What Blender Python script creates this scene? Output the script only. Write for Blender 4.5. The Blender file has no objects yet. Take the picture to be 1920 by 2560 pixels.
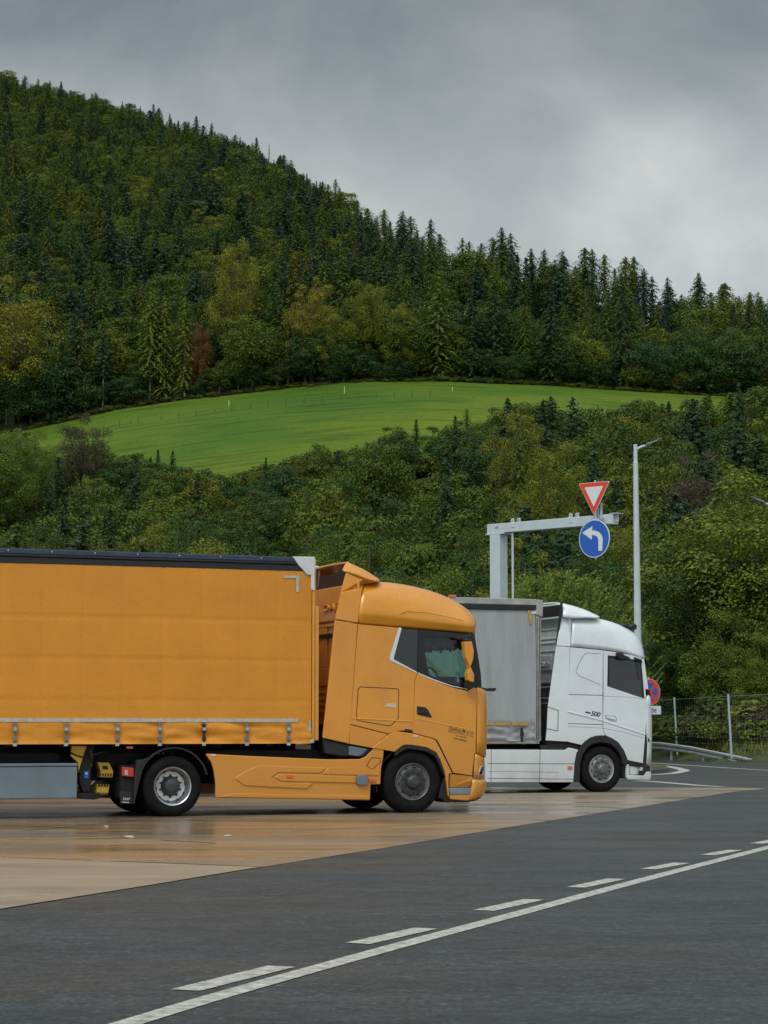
import bpy, bmesh, math, random
from math import sin, cos, tan, atan, atan2, radians, pi, sqrt
from mathutils import Vector, Matrix, noise
from mathutils.geometry import tessellate_polygon

S = bpy.context.scene
COL = S.collection
random.seed(11)

# ------------------------------------------------------------------ camera
F = 5300.0                 # focal length in photo pixels (photo is 1920 x 2560)
H = 1.348                  # eye height
HOR = 1820.0               # horizon row
PITCH = atan((HOR-1280)/F)
cam_d = bpy.data.cameras.new("camera")
cam = bpy.data.objects.new("camera", cam_d); COL.objects.link(cam)
cam.location = (0, 0, H)
cam.rotation_euler = (pi/2+PITCH, 0, 0)
cam_d.sensor_fit = 'VERTICAL'; cam_d.sensor_height = 36; cam_d.sensor_width = 27
cam_d.lens = F/2560*36
cam_d.clip_start = 0.1; cam_d.clip_end = 6000
S.camera = cam

# ------------------------------------------------------------------ light
SUN_EL, SUN_AZ = radians(52), radians(205)     # compass azimuth, +Y is 0: high, behind the camera to the left
w = bpy.data.worlds.new("World"); S.world = w; w.use_nodes = True
nt = w.node_tree; N = nt.nodes; L = nt.links; N.clear()
out = N.new('ShaderNodeOutputWorld'); bg = N.new('ShaderNodeBackground'); bg.inputs[1].default_value = 0.1
sky = N.new('ShaderNodeTexSky'); sky.sky_type = 'NISHITA'; sky.sun_disc = False
sky.sun_elevation = SUN_EL; sky.sun_rotation = SUN_AZ
tc = N.new('ShaderNodeTexCoord')
mp = N.new('ShaderNodeMapping'); mp.inputs['Scale'].default_value = (0.85, 0.85, 0.95); mp.inputs['Location'].default_value = (11.24, 0.4, 1.93)
n1 = N.new('ShaderNodeTexNoise'); n1.inputs['Scale'].default_value = 6.0; n1.inputs['Detail'].default_value = 8.0; n1.inputs['Roughness'].default_value = 0.52
n1.inputs['Distortion'].default_value = 0.3
rp = N.new('ShaderNodeValToRGB'); e = rp.color_ramp.elements
e[0].position = 0.36; e[0].color = (2.7, 3.1, 3.3, 1)
e[1].position = 0.66; e[1].color = (6.5, 6.6, 6.35, 1)
m = rp.color_ramp.elements.new(0.5); m.color = (4.25, 4.65, 4.72, 1)
sx = N.new('ShaderNodeSeparateXYZ')
up = N.new('ShaderNodeMapRange'); up.inputs['From Min'].default_value = 0.38; up.inputs['From Max'].default_value = 1.0
up.inputs['To Min'].default_value = 1.0; up.inputs['To Max'].default_value = 2.9; up.interpolation_type = 'SMOOTHSTEP'
bk = N.new('ShaderNodeMapRange'); bk.inputs['From Min'].default_value = 0.5; bk.inputs['From Max'].default_value = -0.9
bk.inputs['To Min'].default_value = 1.0; bk.inputs['To Max'].default_value = 1.75; bk.interpolation_type = 'SMOOTHSTEP'
mu = N.new('ShaderNodeMath'); mu.operation = 'MULTIPLY'
vm = N.new('ShaderNodeVectorMath'); vm.operation = 'SCALE'
mx = N.new('ShaderNodeMixRGB'); mx.inputs[0].default_value = 0.90
L.new(tc.outputs['Generated'], mp.inputs[0]); L.new(mp.outputs[0], n1.inputs['Vector']); L.new(n1.outputs[0], rp.inputs[0])
L.new(tc.outputs['Generated'], sx.inputs[0]); L.new(sx.outputs[2], up.inputs[0]); L.new(sx.outputs[1], bk.inputs[0])
L.new(up.outputs[0], mu.inputs[0]); L.new(bk.outputs[0], mu.inputs[1])
dk = N.new('ShaderNodeMapRange'); dk.inputs['From Min'].default_value = 0.14; dk.inputs['From Max'].default_value = 0.36; dk.inputs['To Min'].default_value = 1.08; dk.inputs['To Max'].default_value = 0.70
m3 = N.new('ShaderNodeMath'); m3.operation = 'MULTIPLY'; L.new(sx.outputs[2], dk.inputs[0]); L.new(dk.outputs[0], m3.inputs[0]); L.new(mu.outputs[0], m3.inputs[1])
# a thinner, brighter break in the cloud low on the right
_d = Vector(((1690-960)/5300, 1.0, (1820-545)/5300)).normalized()
dt = N.new('ShaderNodeVectorMath'); dt.operation = 'DOT_PRODUCT'; dt.inputs[1].default_value = _d; nm = N.new('ShaderNodeVectorMath'); nm.operation = 'NORMALIZE'
L.new(tc.outputs['Generated'], nm.inputs[0]); L.new(nm.outputs[0], dt.inputs[0])
b1 = N.new('ShaderNodeMapRange'); b1.inputs['From Min'].default_value = 0.9972; b1.inputs['From Max'].default_value = 1.0; b1.inputs['To Max'].default_value = 0.30; b1.interpolation_type = 'SMOOTHERSTEP'; L.new(dt.outputs['Value'], b1.inputs[0])
b2 = N.new('ShaderNodeMath'); b2.operation = 'MULTIPLY_ADD'; L.new(b1.outputs[0], b2.inputs[0]); L.new(n1.outputs[0], b2.inputs[1]); b2.inputs[2].default_value = 1.0
m4 = N.new('ShaderNodeMath'); m4.operation = 'MULTIPLY'; L.new(m3.outputs[0], m4.inputs[0]); L.new(b2.outputs[0], m4.inputs[1])
L.new(rp.outputs[0], vm.inputs[0]); L.new(m4.outputs[0], vm.inputs['Scale'])
L.new(sky.outputs[0], mx.inputs[1]); L.new(vm.outputs[0], mx.inputs[2])
L.new(mx.outputs[0], bg.inputs[0]); L.new(bg.outputs[0], out.inputs[0])

sun_d = bpy.data.lights.new("sun", 'SUN'); sun_d.energy = 1.4; sun_d.angle = radians(25); sun_d.color = (1.0, 0.96, 0.9)
sun = bpy.data.objects.new("sun", sun_d); COL.objects.link(sun)
sd = Vector((sin(SUN_AZ)*cos(SUN_EL), cos(SUN_AZ)*cos(SUN_EL), sin(SUN_EL)))
sun.rotation_euler = sd.to_track_quat('Z', 'Y').to_euler(); sun.location = (0, -20, 60)
S.view_settings.view_transform = 'Standard'; S.view_settings.look = 'None'
S.view_settings.exposure = 0.0; S.view_settings.gamma = 1.0
S.render.engine = 'CYCLES'
S.render.resolution_x = 768; S.render.resolution_y = 1024

# ------------------------------------------------------------------ geometry helpers
CAM = Vector((0, 0, H))
def ray(px, py):
    a = (px-960)/F; b = (1280-py)/F
    return Vector((a, cos(PITCH)-b*sin(PITCH), sin(PITCH)+b*cos(PITCH)))
def gp(px, py, z=0.0):                       # pixel -> point on the level z
    d = ray(px, py); s = (z-H)/d.z
    return CAM+d*s
def yp(px, py, Y):                           # pixel -> point at depth Y
    d = ray(px, py); return CAM+d*(Y/d.y)
def Z1(x, y): return (760+x/3.252, 1380+y/3.252)
def Z2(x, y): return (x/3.072, 1340+y/3.072)
def Z3(x, y): return (480+x/3.073, 1340+y/3.073)
def Z4(x, y): return (1100+x/2.765, 1440+y/2.765)
def Z5(x, y): return (1180+x/2.242, 1060+y/2.242)
def Z6(x, y): return (1600+x/5.028, 1560+y/5.028)
def Z7(x, y): return (x/1.728, 1960+y/1.728)
def Z8(x, y): return (960+x/1.728, 1960+y/1.728)

class Frame:                                 # a vehicle's own axes: u forward, w away from its near side, z up
    def __init__(s, px, py, yaw):
        s.p0 = gp(px, py); s.yaw = yaw
        s.d = Vector((cos(yaw), sin(yaw), 0)); s.n = Vector((-sin(yaw), cos(yaw), 0))
    def T(s, q, w=0.0):                      # pixel -> (u, w, z) on the plane w
        if len(q) == 3: w = q[2]
        D = ray(q[0], q[1]); k = ((s.p0-CAM).dot(s.n)+w)/D.dot(s.n)
        P = CAM+D*k-s.p0
        return Vector((P.dot(s.d), w, P.z))

def tag(o, label=None, cat=None, group=None, kind=None):
    if label: o['label'] = label
    if cat: o['category'] = cat
    if group: o['group'] = group
    if kind: o['kind'] = kind
    return o
def empty(name, loc, rz=0.0, label=None, cat=None, group=None):
    o = bpy.data.objects.new(name, None); COL.objects.link(o)
    o.location = loc; o.rotation_euler = (0, 0, rz); o.empty_display_size = 0.3
    return tag(o, label, cat, group)
def link(name, me, mat=None, parent=None):
    o = bpy.data.objects.new(name, me); COL.objects.link(o)
    if mat is not None and not me.materials: me.materials.append(mat)
    if parent: o.parent = parent
    return o
def mesh(name, vs, fs, mat=None, parent=None, smooth=False, bevel=0.0, seg=2, solid=0.0, sub=0, fix=True, ang=35):
    me = bpy.data.meshes.new(name); me.from_pydata([tuple(v) for v in vs], [], fs); 
    if fix:
        bm = bmesh.new(); bm.from_mesh(me); bmesh.ops.recalc_face_normals(bm, faces=bm.faces[:]); bm.to_mesh(me); bm.free()
    if smooth:
        for p in me.polygons: p.use_smooth = True
    o = link(name, me, mat, parent)
    if sub:
        md = o.modifiers.new('sub', 'SUBSURF'); md.levels = sub; md.render_levels = sub; md.boundary_smooth = 'PRESERVE_CORNERS'
    if solid:
        md = o.modifiers.new('solid', 'SOLIDIFY'); md.thickness = solid; md.offset = 0
    if bevel:
        md = o.modifiers.new('bevel', 'BEVEL'); md.width = bevel; md.segments = seg; md.limit_method = 'ANGLE'; md.angle_limit = radians(ang)
    return o
class MB:                                    # collects shapes into one mesh
    def __init__(s): s.v = []; s.f = []; s.mi = []; s.m = 0
    def add(s, vs, fs):
        b = len(s.v); s.v += [Vector(x) for x in vs]; s.f += [[b+i for i in f] for f in fs]; s.mi += [s.m]*len(fs)
    def box(s, a, b, M=None):
        x0, y0, z0 = a; x1, y1, z1 = b
        vs = [Vector(p) for p in ((x0,y0,z0),(x1,y0,z0),(x1,y1,z0),(x0,y1,z0),(x0,y0,z1),(x1,y0,z1),(x1,y1,z1),(x0,y1,z1))]
        if M: vs = [M @ p for p in vs]
        s.add(vs, [(0,3,2,1),(4,5,6,7),(0,1,5,4),(1,2,6,5),(2,3,7,6),(3,0,4,7)]); return s
    def tube(s, pts, rad, n=8, cap=True):
        pts = [Vector(p) for p in pts]
        if not isinstance(rad, (list, tuple)): rad = [rad]*len(pts)
        rings = []
        b = len(s.v)
        for i, p in enumerate(pts):
            t = (pts[min(i+1, len(pts)-1)]-pts[max(i-1, 0)]).normalized()
            q = t.to_track_quat('Z', 'Y')
            for k in range(n):
                a = 2*pi*k/n; s.v.append(p+q @ Vector((cos(a)*rad[i], sin(a)*rad[i], 0)))
        for i in range(len(pts)-1):
            for k in range(n):
                s.f.append([b+i*n+k, b+i*n+(k+1) % n, b+(i+1)*n+(k+1) % n, b+(i+1)*n+k]); s.mi.append(s.m)
        if cap:
            s.f.append([b+k for k in range(n)][::-1]); s.f.append([b+(len(pts)-1)*n+k for k in range(n)]); s.mi += [s.m, s.m]
        return s
    def lathe(s, prof, c, n=40, a0=0, a1=2*pi):   # axis along local y (w); prof = [(w, r)]
        b = len(s.v); full = abs(a1-a0-2*pi) < 1e-6; m = n if full else n+1
        for (w_, r) in prof:
            for k in range(m):
                a = a0+(a1-a0)*k/n; s.v.append(Vector((c[0]+cos(a)*r, c[1]+w_, c[2]+sin(a)*r)))
        for i in range(len(prof)-1):
            for k in range(n):
                k2 = (k+1) % m
                s.f.append([b+i*m+k, b+i*m+k2, b+(i+1)*m+k2, b+(i+1)*m+k]); s.mi.append(s.m)
        return s
    def prism(s, pts, th):                   # pts 3D (u,w,z); pushed th inwards along w
        n = len(pts); b = [Vector(p)+Vector((0, th, 0)) for p in pts]
        s.add(list(pts)+b, [list(range(n))]+[list(range(2*n-1, n-1, -1))]+[[i, (i+1) % n, n+(i+1) % n, n+i] for i in range(n)]); return s
    def build(s, name, mat=None, parent=None, **k):
        if k.pop('split', False):            # one object for each piece that hangs together
            root = list(range(len(s.v)))
            def f_(i):
                while root[i] != i: root[i] = root[root[i]]; i = root[i]
                return i
            for f in s.f:
                for j in f[1:]: root[f_(j)] = f_(f[0])
            o = None
            for r in sorted({f_(i) for i in range(len(s.v))}):
                ids = [i for i in range(len(s.v)) if f_(i) == r]; mp = {i: n for n, i in enumerate(ids)}
                m2 = MB(); m2.v = [s.v[i] for i in ids]; m2.f = [[mp[i] for i in f] for f in s.f if f[0] in mp]; m2.mi = [0]*len(m2.f)
                o = m2.build(name, mat, parent, **dict(k))
            return o
        mats = mat if isinstance(mat, (list, tuple)) else None
        o = mesh(name, s.v, s.f, None if mats else mat, parent, fix=k.pop('fix', True), **k)
        if mats:
            for q in mats: o.data.materials.append(q)
            o.data.polygons.foreach_set('material_index', s.mi)
        return o

def interp(x, tab):
    if x <= tab[0][0]: return tab[0][1]
    for (a, b), (c, d) in zip(tab, tab[1:]):
        if x <= c: return b+(d-b)*(x-a)/(c-a)
    return tab[-1][1]
def sstep(t): t = max(0, min(1, t)); return t*t*(3-2*t)

# ------------------------------------------------------------------ materials
def mat(name, col, rough=0.6, metal=0.0, coat=0.0, var=0.0, vscale=2.0, bump=0.0, bscale=20.0, spec=0.5, obj=True, stretch=(1,1,1), var2=None, fine=0.0, grime=0.0):
    m = bpy.data.materials.new(name); m.use_nodes = True; nt = m.node_tree; N = nt.nodes; L = nt.links
    p = N['Principled BSDF']; p.inputs['Roughness'].default_value = rough; p.inputs['Metallic'].default_value = metal
    p.inputs['Coat Weight'].default_value = coat; p.inputs['Coat Roughness'].default_value = 0.12; p.inputs['Specular IOR Level'].default_value = spec
    p.inputs['Base Color'].default_value = (*col, 1)
    tc = N.new('ShaderNodeTexCoord'); mp = N.new('ShaderNodeMapping'); mp.inputs['Scale'].default_value = stretch
    L.new(tc.outputs['Object'], mp.inputs[0])
    if var:
        nz = N.new('ShaderNodeTexNoise'); nz.inputs['Scale'].default_value = vscale; nz.inputs['Detail'].default_value = 6; nz.inputs['Roughness'].default_value = 0.62
        L.new(mp.outputs[0], nz.inputs['Vector'])
        mr = N.new('ShaderNodeMapRange'); mr.inputs['From Min'].default_value = 0.3; mr.inputs['From Max'].default_value = 0.7
        L.new(nz.outputs[0], mr.inputs[0])
        mx = N.new('ShaderNodeMixRGB'); d = var2 if var2 else tuple(c*(1-var) for c in col)
        mx.inputs[1].default_value = (*d, 1); mx.inputs[2].default_value = (*[min(1, c*(1+var*0.4)) for c in col], 1)
        L.new(mr.outputs[0], mx.inputs[0]); L.new(mx.outputs[0], p.inputs['Base Color'])
        if fine:                             # fine speckle of road dust
            nf = N.new('ShaderNodeTexNoise'); nf.inputs['Scale'].default_value = 34; nf.inputs['Detail'].default_value = 3; L.new(tc.outputs['Object'], nf.inputs['Vector'])
            mf = N.new('ShaderNodeMapRange'); mf.inputs['From Min'].default_value = .35; mf.inputs['From Max'].default_value = .65; mf.inputs['To Min'].default_value = 1-fine; mf.inputs['To Max'].default_value = 1+fine*.6
            L.new(nf.outputs[0], mf.inputs[0]); hv = N.new('ShaderNodeHueSaturation'); L.new(mf.outputs[0], hv.inputs['Value']); L.new(mx.outputs[0], hv.inputs['Color']); L.new(hv.outputs[0], p.inputs['Base Color'])
        if grime:                            # road dirt thrown up over the lowest metre
            sp_ = N.new('ShaderNodeSeparateXYZ'); L.new(tc.outputs['Object'], sp_.inputs[0]); hz = N.new('ShaderNodeMapRange'); hz.inputs['From Min'].default_value = 1.5; hz.inputs['From Max'].default_value = .25; hz.inputs['To Max'].default_value = grime
            L.new(sp_.outputs[2], hz.inputs[0]); gm_ = N.new('ShaderNodeMath'); gm_.operation = 'MULTIPLY'; L.new(hz.outputs[0], gm_.inputs[0]); L.new(mr.outputs[0], gm_.inputs[1])
            src_ = p.inputs['Base Color'].links[0].from_socket; mg = N.new('ShaderNodeMixRGB'); L.new(gm_.outputs[0], mg.inputs[0]); L.new(src_, mg.inputs[1]); mg.inputs[2].default_value = (.20,.165,.12,1); L.new(mg.outputs[0], p.inputs['Base Color'])
        m2 = N.new('ShaderNodeMapRange'); m2.inputs['To Min'].default_value = min(1, rough*1.25); m2.inputs['To Max'].default_value = rough*0.85
        L.new(nz.outputs[0], m2.inputs[0]); L.new(m2.outputs[0], p.inputs['Roughness'])
    if bump:
        nb = N.new('ShaderNodeTexNoise'); nb.inputs['Scale'].default_value = bscale; nb.inputs['Detail'].default_value = 4
        L.new(mp.outputs[0], nb.inputs['Vector'])
        bp = N.new('ShaderNodeBump'); bp.inputs['Strength'].default_value = bump; bp.inputs['Distance'].default_value = 0.01
        L.new(nb.outputs[0], bp.inputs['Height']); L.new(bp.outputs[0], p.inputs['Normal'])
    return m
def glass(name, tint, t=0.6, rough=0.02):
    m = bpy.data.materials.new(name); m.use_nodes = True; N = m.node_tree.nodes; L = m.node_tree.links; N.clear()
    o = N.new('ShaderNodeOutputMaterial'); mx = N.new('ShaderNodeMixShader'); tr = N.new('ShaderNodeBsdfTransparent'); gl = N.new('ShaderNodeBsdfGlossy')
    fr = N.new('ShaderNodeFresnel'); fr.inputs[0].default_value = 1.5
    tr.inputs[0].default_value = (*[c*t for c in tint], 1); gl.inputs['Roughness'].default_value = rough
    L.new(fr.outputs[0], mx.inputs[0]); L.new(tr.outputs[0], mx.inputs[1]); L.new(gl.outputs[0], mx.inputs[2]); L.new(mx.outputs[0], o.inputs[0])
    return m

ORANGE = (0.72, 0.290, 0.018)
M = {}
M['orange'] = mat('orange_paint', ORANGE, 0.30, coat=0.6, var=0.14, vscale=1.6, bump=0.05, bscale=2.5, fine=.04, grime=.35)
M['curtain'] = mat('orange_curtain', (0.69, 0.275, 0.018), 0.44, var=0.12, vscale=1.3, bump=0.15, bscale=2.2, fine=.07)
M['black'] = mat('black_plastic', (0.016, 0.017, 0.019), 0.5, var=0.3, vscale=6)
M['seam'] = mat('panel_gap', (0.035, 0.016, 0.006), 0.9)
M['seamw'] = mat('panel_gap_grey', (0.10, 0.11, 0.12), 0.9)
M['rubber'] = mat('tyre_rubber', (0.0085, 0.0085, 0.0095), 0.85, var=0.5, vscale=9, bump=0.3, bscale=30, spec=.25)
M['chassis'] = mat('dark_chassis', (0.012, 0.011, 0.011), 0.75, var=0.5, vscale=3)
M['rimgrey'] = mat('grey_rim_paint', (0.17, 0.175, 0.18), 0.42, metal=0.3, var=0.35, vscale=7)
M['rimlight'] = mat('light_grey_rim_paint', (0.36, 0.38, 0.39), 0.42, metal=0.2, var=0.3, vscale=7)
M['rimdark'] = mat('hub_paint_dark', (0.06, 0.063, 0.067), 0.5, metal=0.3, var=0.35, vscale=7)
M['alu'] = mat('bright_rim_aluminium', (0.62, 0.64, 0.66), 0.32, metal=0.85, var=0.25, vscale=8)
M['steel'] = mat('galvanised_steel', (0.50, 0.54, 0.56), 0.45, metal=0.55, var=0.25, vscale=3)
M['bluegrey'] = mat('blue_grey_painted_steel', (0.155, 0.205, 0.245), 0.45, var=0.22, vscale=1.6)
M['navy'] = mat('navy_rail_paint', (0.030, 0.050, 0.095), 0.4, var=0.35, vscale=3)
M['white'] = mat('white_truck_paint', (0.74, 0.82, 0.87), 0.32, coat=0.4, var=0.09, vscale=1.8, bump=0.05, bscale=2.5, fine=.03, grime=.55, var2=(.69,.74,.77))
M['whitepl'] = mat('white_cap_paint', (0.66, 0.69, 0.70), 0.5, var=0.14, vscale=5)
M['greycurtain'] = mat('grey_curtain', (0.37, 0.40, 0.425), 0.5, var=0.24, vscale=1.6, bump=0.08, bscale=4, stretch=(2.2, 1, .35))
M['greyframe'] = mat('grey_trailer_frame', (0.40, 0.40, 0.39), 0.5, var=0.35, vscale=4)
M['chrome'] = mat('chrome_trim', (0.75, 0.77, 0.78), 0.25, metal=0.9)
M['reflect'] = mat('silver_marking_tape', (0.50, 0.49, 0.44), 0.45, var=0.25, vscale=14)
M['reflecty'] = mat('yellow_marking_tape', (0.50, 0.34, 0.05), 0.5, var=0.3, vscale=14)
M['strap'] = mat('grey_webbing', (0.21, 0.20, 0.19), 0.7, var=0.4, vscale=20)
M['red'] = mat('red_lens', (0.55, 0.03, 0.015), 0.2, coat=0.5)
M['amber'] = mat('amber_lens', (0.75, 0.13, 0.012), 0.25, coat=0.5)
M['lens'] = mat('clear_lamp_lens', (0.55, 0.60, 0.62), 0.12, metal=0.5)
M['yellow'] = mat('yellow_plastic', (0.55, 0.33, 0.02), 0.45, var=0.2, vscale=5)
M['darkglass'] = mat('black_quarter_glass', (0.012, 0.014, 0.017), 0.08, spec=0.6)
M['glass'] = glass('tinted_cab_glass', (0.54, 0.86, 0.80), 0.94)
M['interior'] = mat('dark_cab_interior', (0.012, 0.014, 0.015), 0.9)
M['fabric'] = mat('dark_cab_curtain', (0.030, 0.040, 0.036), 0.9, var=0.4, vscale=9)
M['ink'] = mat('black_lettering', (0.02, 0.02, 0.02), 0.5)
M['badge'] = mat('grey_chrome_badge', (0.75, 0.75, 0.75), 0.3, metal=0.3)
M['whiteink'] = mat('white_lettering', (0.6, 0.62, 0.64), 0.5)
M['stepgrey'] = mat('grey_step_plastic', (0.20, 0.24, 0.28), 0.5, var=0.2, vscale=6)
M['blue'] = mat('blue_sticker', (0.02, 0.12, 0.5), 0.4)
M['redboard'] = mat('dark_red_board', (0.12, 0.012, 0.01), 0.5)

def text(body, p1, p2, F_, w, mt, parent, name='lettering', depth=0.003, hscale=1.0, shear=0.0, stroke=0.0):
    """mesh text whose baseline runs from pixel p1 to pixel p2 on the plane w of frame F_"""
    cu = bpy.data.curves.new(name, 'FONT'); cu.body = body; cu.size = 1.0; cu.extrude = 0.0; cu.shear = shear; cu.offset = stroke
    ob = bpy.data.objects.new(name, cu); COL.objects.link(ob)
    bpy.context.view_layer.update()
    dg = bpy.context.evaluated_depsgraph_get()
    me = bpy.data.meshes.new_from_object(ob.evaluated_get(dg)); bpy.data.objects.remove(ob); 
    xs = [v.co.x for v in me.vertices]; x0, x1 = min(xs), max(xs)
    a = F_.T(p1, w); b = F_.T(p2, w); d = b-a; k = d.length/(x1-x0); d.normalize(); upv = Vector((-d.z, 0, d.x))
    for v in me.vertices:
        q = a+d*((v.co.x-x0)*k)+upv*(v.co.y*k*hscale); v.co = q
    o = link(name, me, mt, parent)
    return o

# ------------------------------------------------------------------ ground, roads
YTOP = [(-900,1150),(0,1090),(58,1082),(278,1028),(460,1003),(650,978),(925,955),(1075,951),(1390,963),(1725,984),(2600,1010)]
ELOW = [(-600,1090),(0,1085),(60,1088),(110,1150),(300,1138),(400,1142),(500,1160),(640,1178),(700,1150),(790,1108),(880,1118),(960,1076),(1040,1036),(1110,1047),
        (1200,1030),(1330,1001),(1390,1024),(1500,1036),(1550,1001),(1640,1000),(1740,984),(1920,972),(2500,960)]
RIDGE = [(-900,20),(0,168),(60,180),(230,222),(350,248),(500,295),(567,318),(683,364),(787,410),(868,445),(984,509),(1076,555),(1157,578),(1273,578),
         (1389,602),(1504,607),(1562,625),(1620,654),(1736,688),(1851,683),(1920,712),(2800,900)]
RDIST = [(-900,1000),(0,950),(500,880),(800,760),(1000,620),(1120,560),(1400,545),(2800,540)]
def hill(X, Y):
    if Y < 100: return 0.55
    c = max(-900, min(2800, 960+F*X/Y))
    yt = interp(c, YTOP)
    zm = (HOR-yt)/F*450+H
    z370 = (HOR-yt-170)/F*370+H; z340 = (HOR-yt-228)/F*340+H
    R = interp(c, RDIST); zr = (HOR-interp(c, RIDGE))/F*R+H-interp(c, [(0,3),(600,9),(1000,19),(1500,24)])
    z = interp(Y, [(100,.55),(150,2.5),(220,9.5),(300,29),(340,z340),(370,z370),(410,(z370+zm)/2+1.6),(450,zm),(R,zr),(R+60,zr+3),(R+400,zr-60),(2600,zr-150)])
    return z
def vergeY(X):                                # far kerb of the access road
    return interp(X, [(-300,135),(-60,125),(0,115),(8,106),(12.2,96.5),(14.4,79.4),(18,62),(30,35),(300,-200)])
def ground(X, Y):
    if Y <= 100:
        t = sstep((Y-vergeY(X))/7.0); return -0.02+0.57*t
    h = 0.4*hill(X, Y)+0.3*hill(X, Y-9)+0.3*hill(X, Y+9) if Y > 130 else hill(X, Y)
    t = sstep((Y-vergeY(X))/7.0)
    return h if Y > 140 else -0.02+(h+0.02)*t

rows = [-60,-20,0,20,40,50]+[50+2.0*i for i in range(1, 50)]+[150+5*i for i in range(0, 40)]+[350+4*i for i in range(28)]+[464+14*i for i in range(60)]+[1400,1700,2200,2900,4200]
cols = [-2.2,-1.4,-0.9]+[-0.6+0.0075*i for i in range(161)]+[0.9,1.4,2.2]
vs = []; fs = []
for Y in rows:
    for a in cols:
        X = a*(max(Y, -20)+60); z = ground(X, Y)
        if Y > 450: z += 3.0*noise.noise(Vector((X/40, Y/40, 0)))
        vs.append((X, Y, z))
nc = len(cols)
for i in range(len(rows)-1):
    for j in range(nc-1):
        b = i*nc+j; fs.append((b, b+1, b+nc+1, b+nc))
def mat_floor():
    m = mat('rough_grass_and_soil', (0.050, 0.070, 0.014), 0.95, var=0.5, vscale=0.9, bump=0.8, bscale=9, var2=(0.026, 0.026, 0.010))
    return m
g = mesh('ground', vs, fs, mat_floor(), smooth=True, fix=False); tag(g, kind='structure')

# meadow: its own sheet just above the hillside
def mat_meadow():
    m = bpy.data.materials.new('meadow_grass'); m.use_nodes = True; nt = m.node_tree; N = nt.nodes; L = nt.links; p = N['Principled BSDF']; p.inputs['Roughness'].default_value = 0.9
    p.inputs['Specular IOR Level'].default_value = 0.15
    tc = N.new('ShaderNodeTexCoord')
    def nz(scale, st, det=5):
        mp = N.new('ShaderNodeMapping'); mp.inputs['Scale'].default_value = st; L.new(tc.outputs['Object'], mp.inputs[0])
        n = N.new('ShaderNodeTexNoise'); n.inputs['Scale'].default_value = scale; n.inputs['Detail'].default_value = det; L.new(mp.outputs[0], n.inputs['Vector']); return n
    a = nz(0.02, (1, 1, 0)); b = nz(0.5, (0.10, 1.0, 0), 3); c = nz(1.6, (0.5, 1, 0), 6)
    r = N.new('ShaderNodeValToRGB'); r.color_ramp.elements[0].position = 0.35; r.color_ramp.elements[0].color = (0.055, 0.130, 0.010, 1)
    r.color_ramp.elements[1].position = 0.68; r.color_ramp.elements[1].color = (0.125, 0.175, 0.012, 1); L.new(a.outputs[0], r.inputs[0])
    rb = N.new('ShaderNodeValToRGB'); rb.color_ramp.elements[0].position = 0.30; rb.color_ramp.elements[0].color = (0.25, 0.28, 0.25, 1)
    rb.color_ramp.elements[1].position = 0.50; rb.color_ramp.elements[1].color = (1, 1, 1, 1); L.new(b.outputs[0], rb.inputs[0])
    rc = N.new('ShaderNodeValToRGB'); rc.color_ramp.elements[0].position = 0.25; rc.color_ramp.elements[0].color = (0.6, 0.6, 0.6, 1)
    rc.color_ramp.elements[1].position = 0.6; rc.color_ramp.elements[1].color = (1, 1, 1, 1); L.new(c.outputs[0], rc.inputs[0])
    m1 = N.new('ShaderNodeMixRGB'); m1.blend_type = 'MULTIPLY'; m1.inputs[0].default_value = 0.6; L.new(r.outputs[0], m1.inputs[1]); L.new(rb.outputs[0], m1.inputs[2])
    m2 = N.new('ShaderNodeMixRGB'); m2.blend_type = 'MULTIPLY'; m2.inputs[0].default_value = 0.7; L.new(m1.outputs[0], m2.inputs[1]); L.new(rc.outputs[0], m2.inputs[2])
    L.new(m2.outputs[0], p.inputs['Base Color']); return m
vs = []; fs = []; mr = [343+2.55*i for i in range(43)]; mc = [-600+20*i for i in range(150)]
for i, Y in enumerate(mr):
    for c in mc:
        Yc = min(Y, 449+1.2*noise.noise(Vector((c/60., 0, 3)))) if i == len(mr)-1 else Y
        X = (c-960)/F*Yc; vs.append((X, Yc, ground(X, Yc)+0.35+0.5*noise.noise(Vector((X/18, Yc/7, 0)))))
nc = len(mc)
for i in range(len(mr)-1):
    for j in range(nc-1):
        b = i*nc+j; fs.append((b, b+1, b+nc+1, b+nc))
tag(mesh('meadow', vs, fs, mat_meadow(), smooth=True, fix=False), kind='structure')

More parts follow.
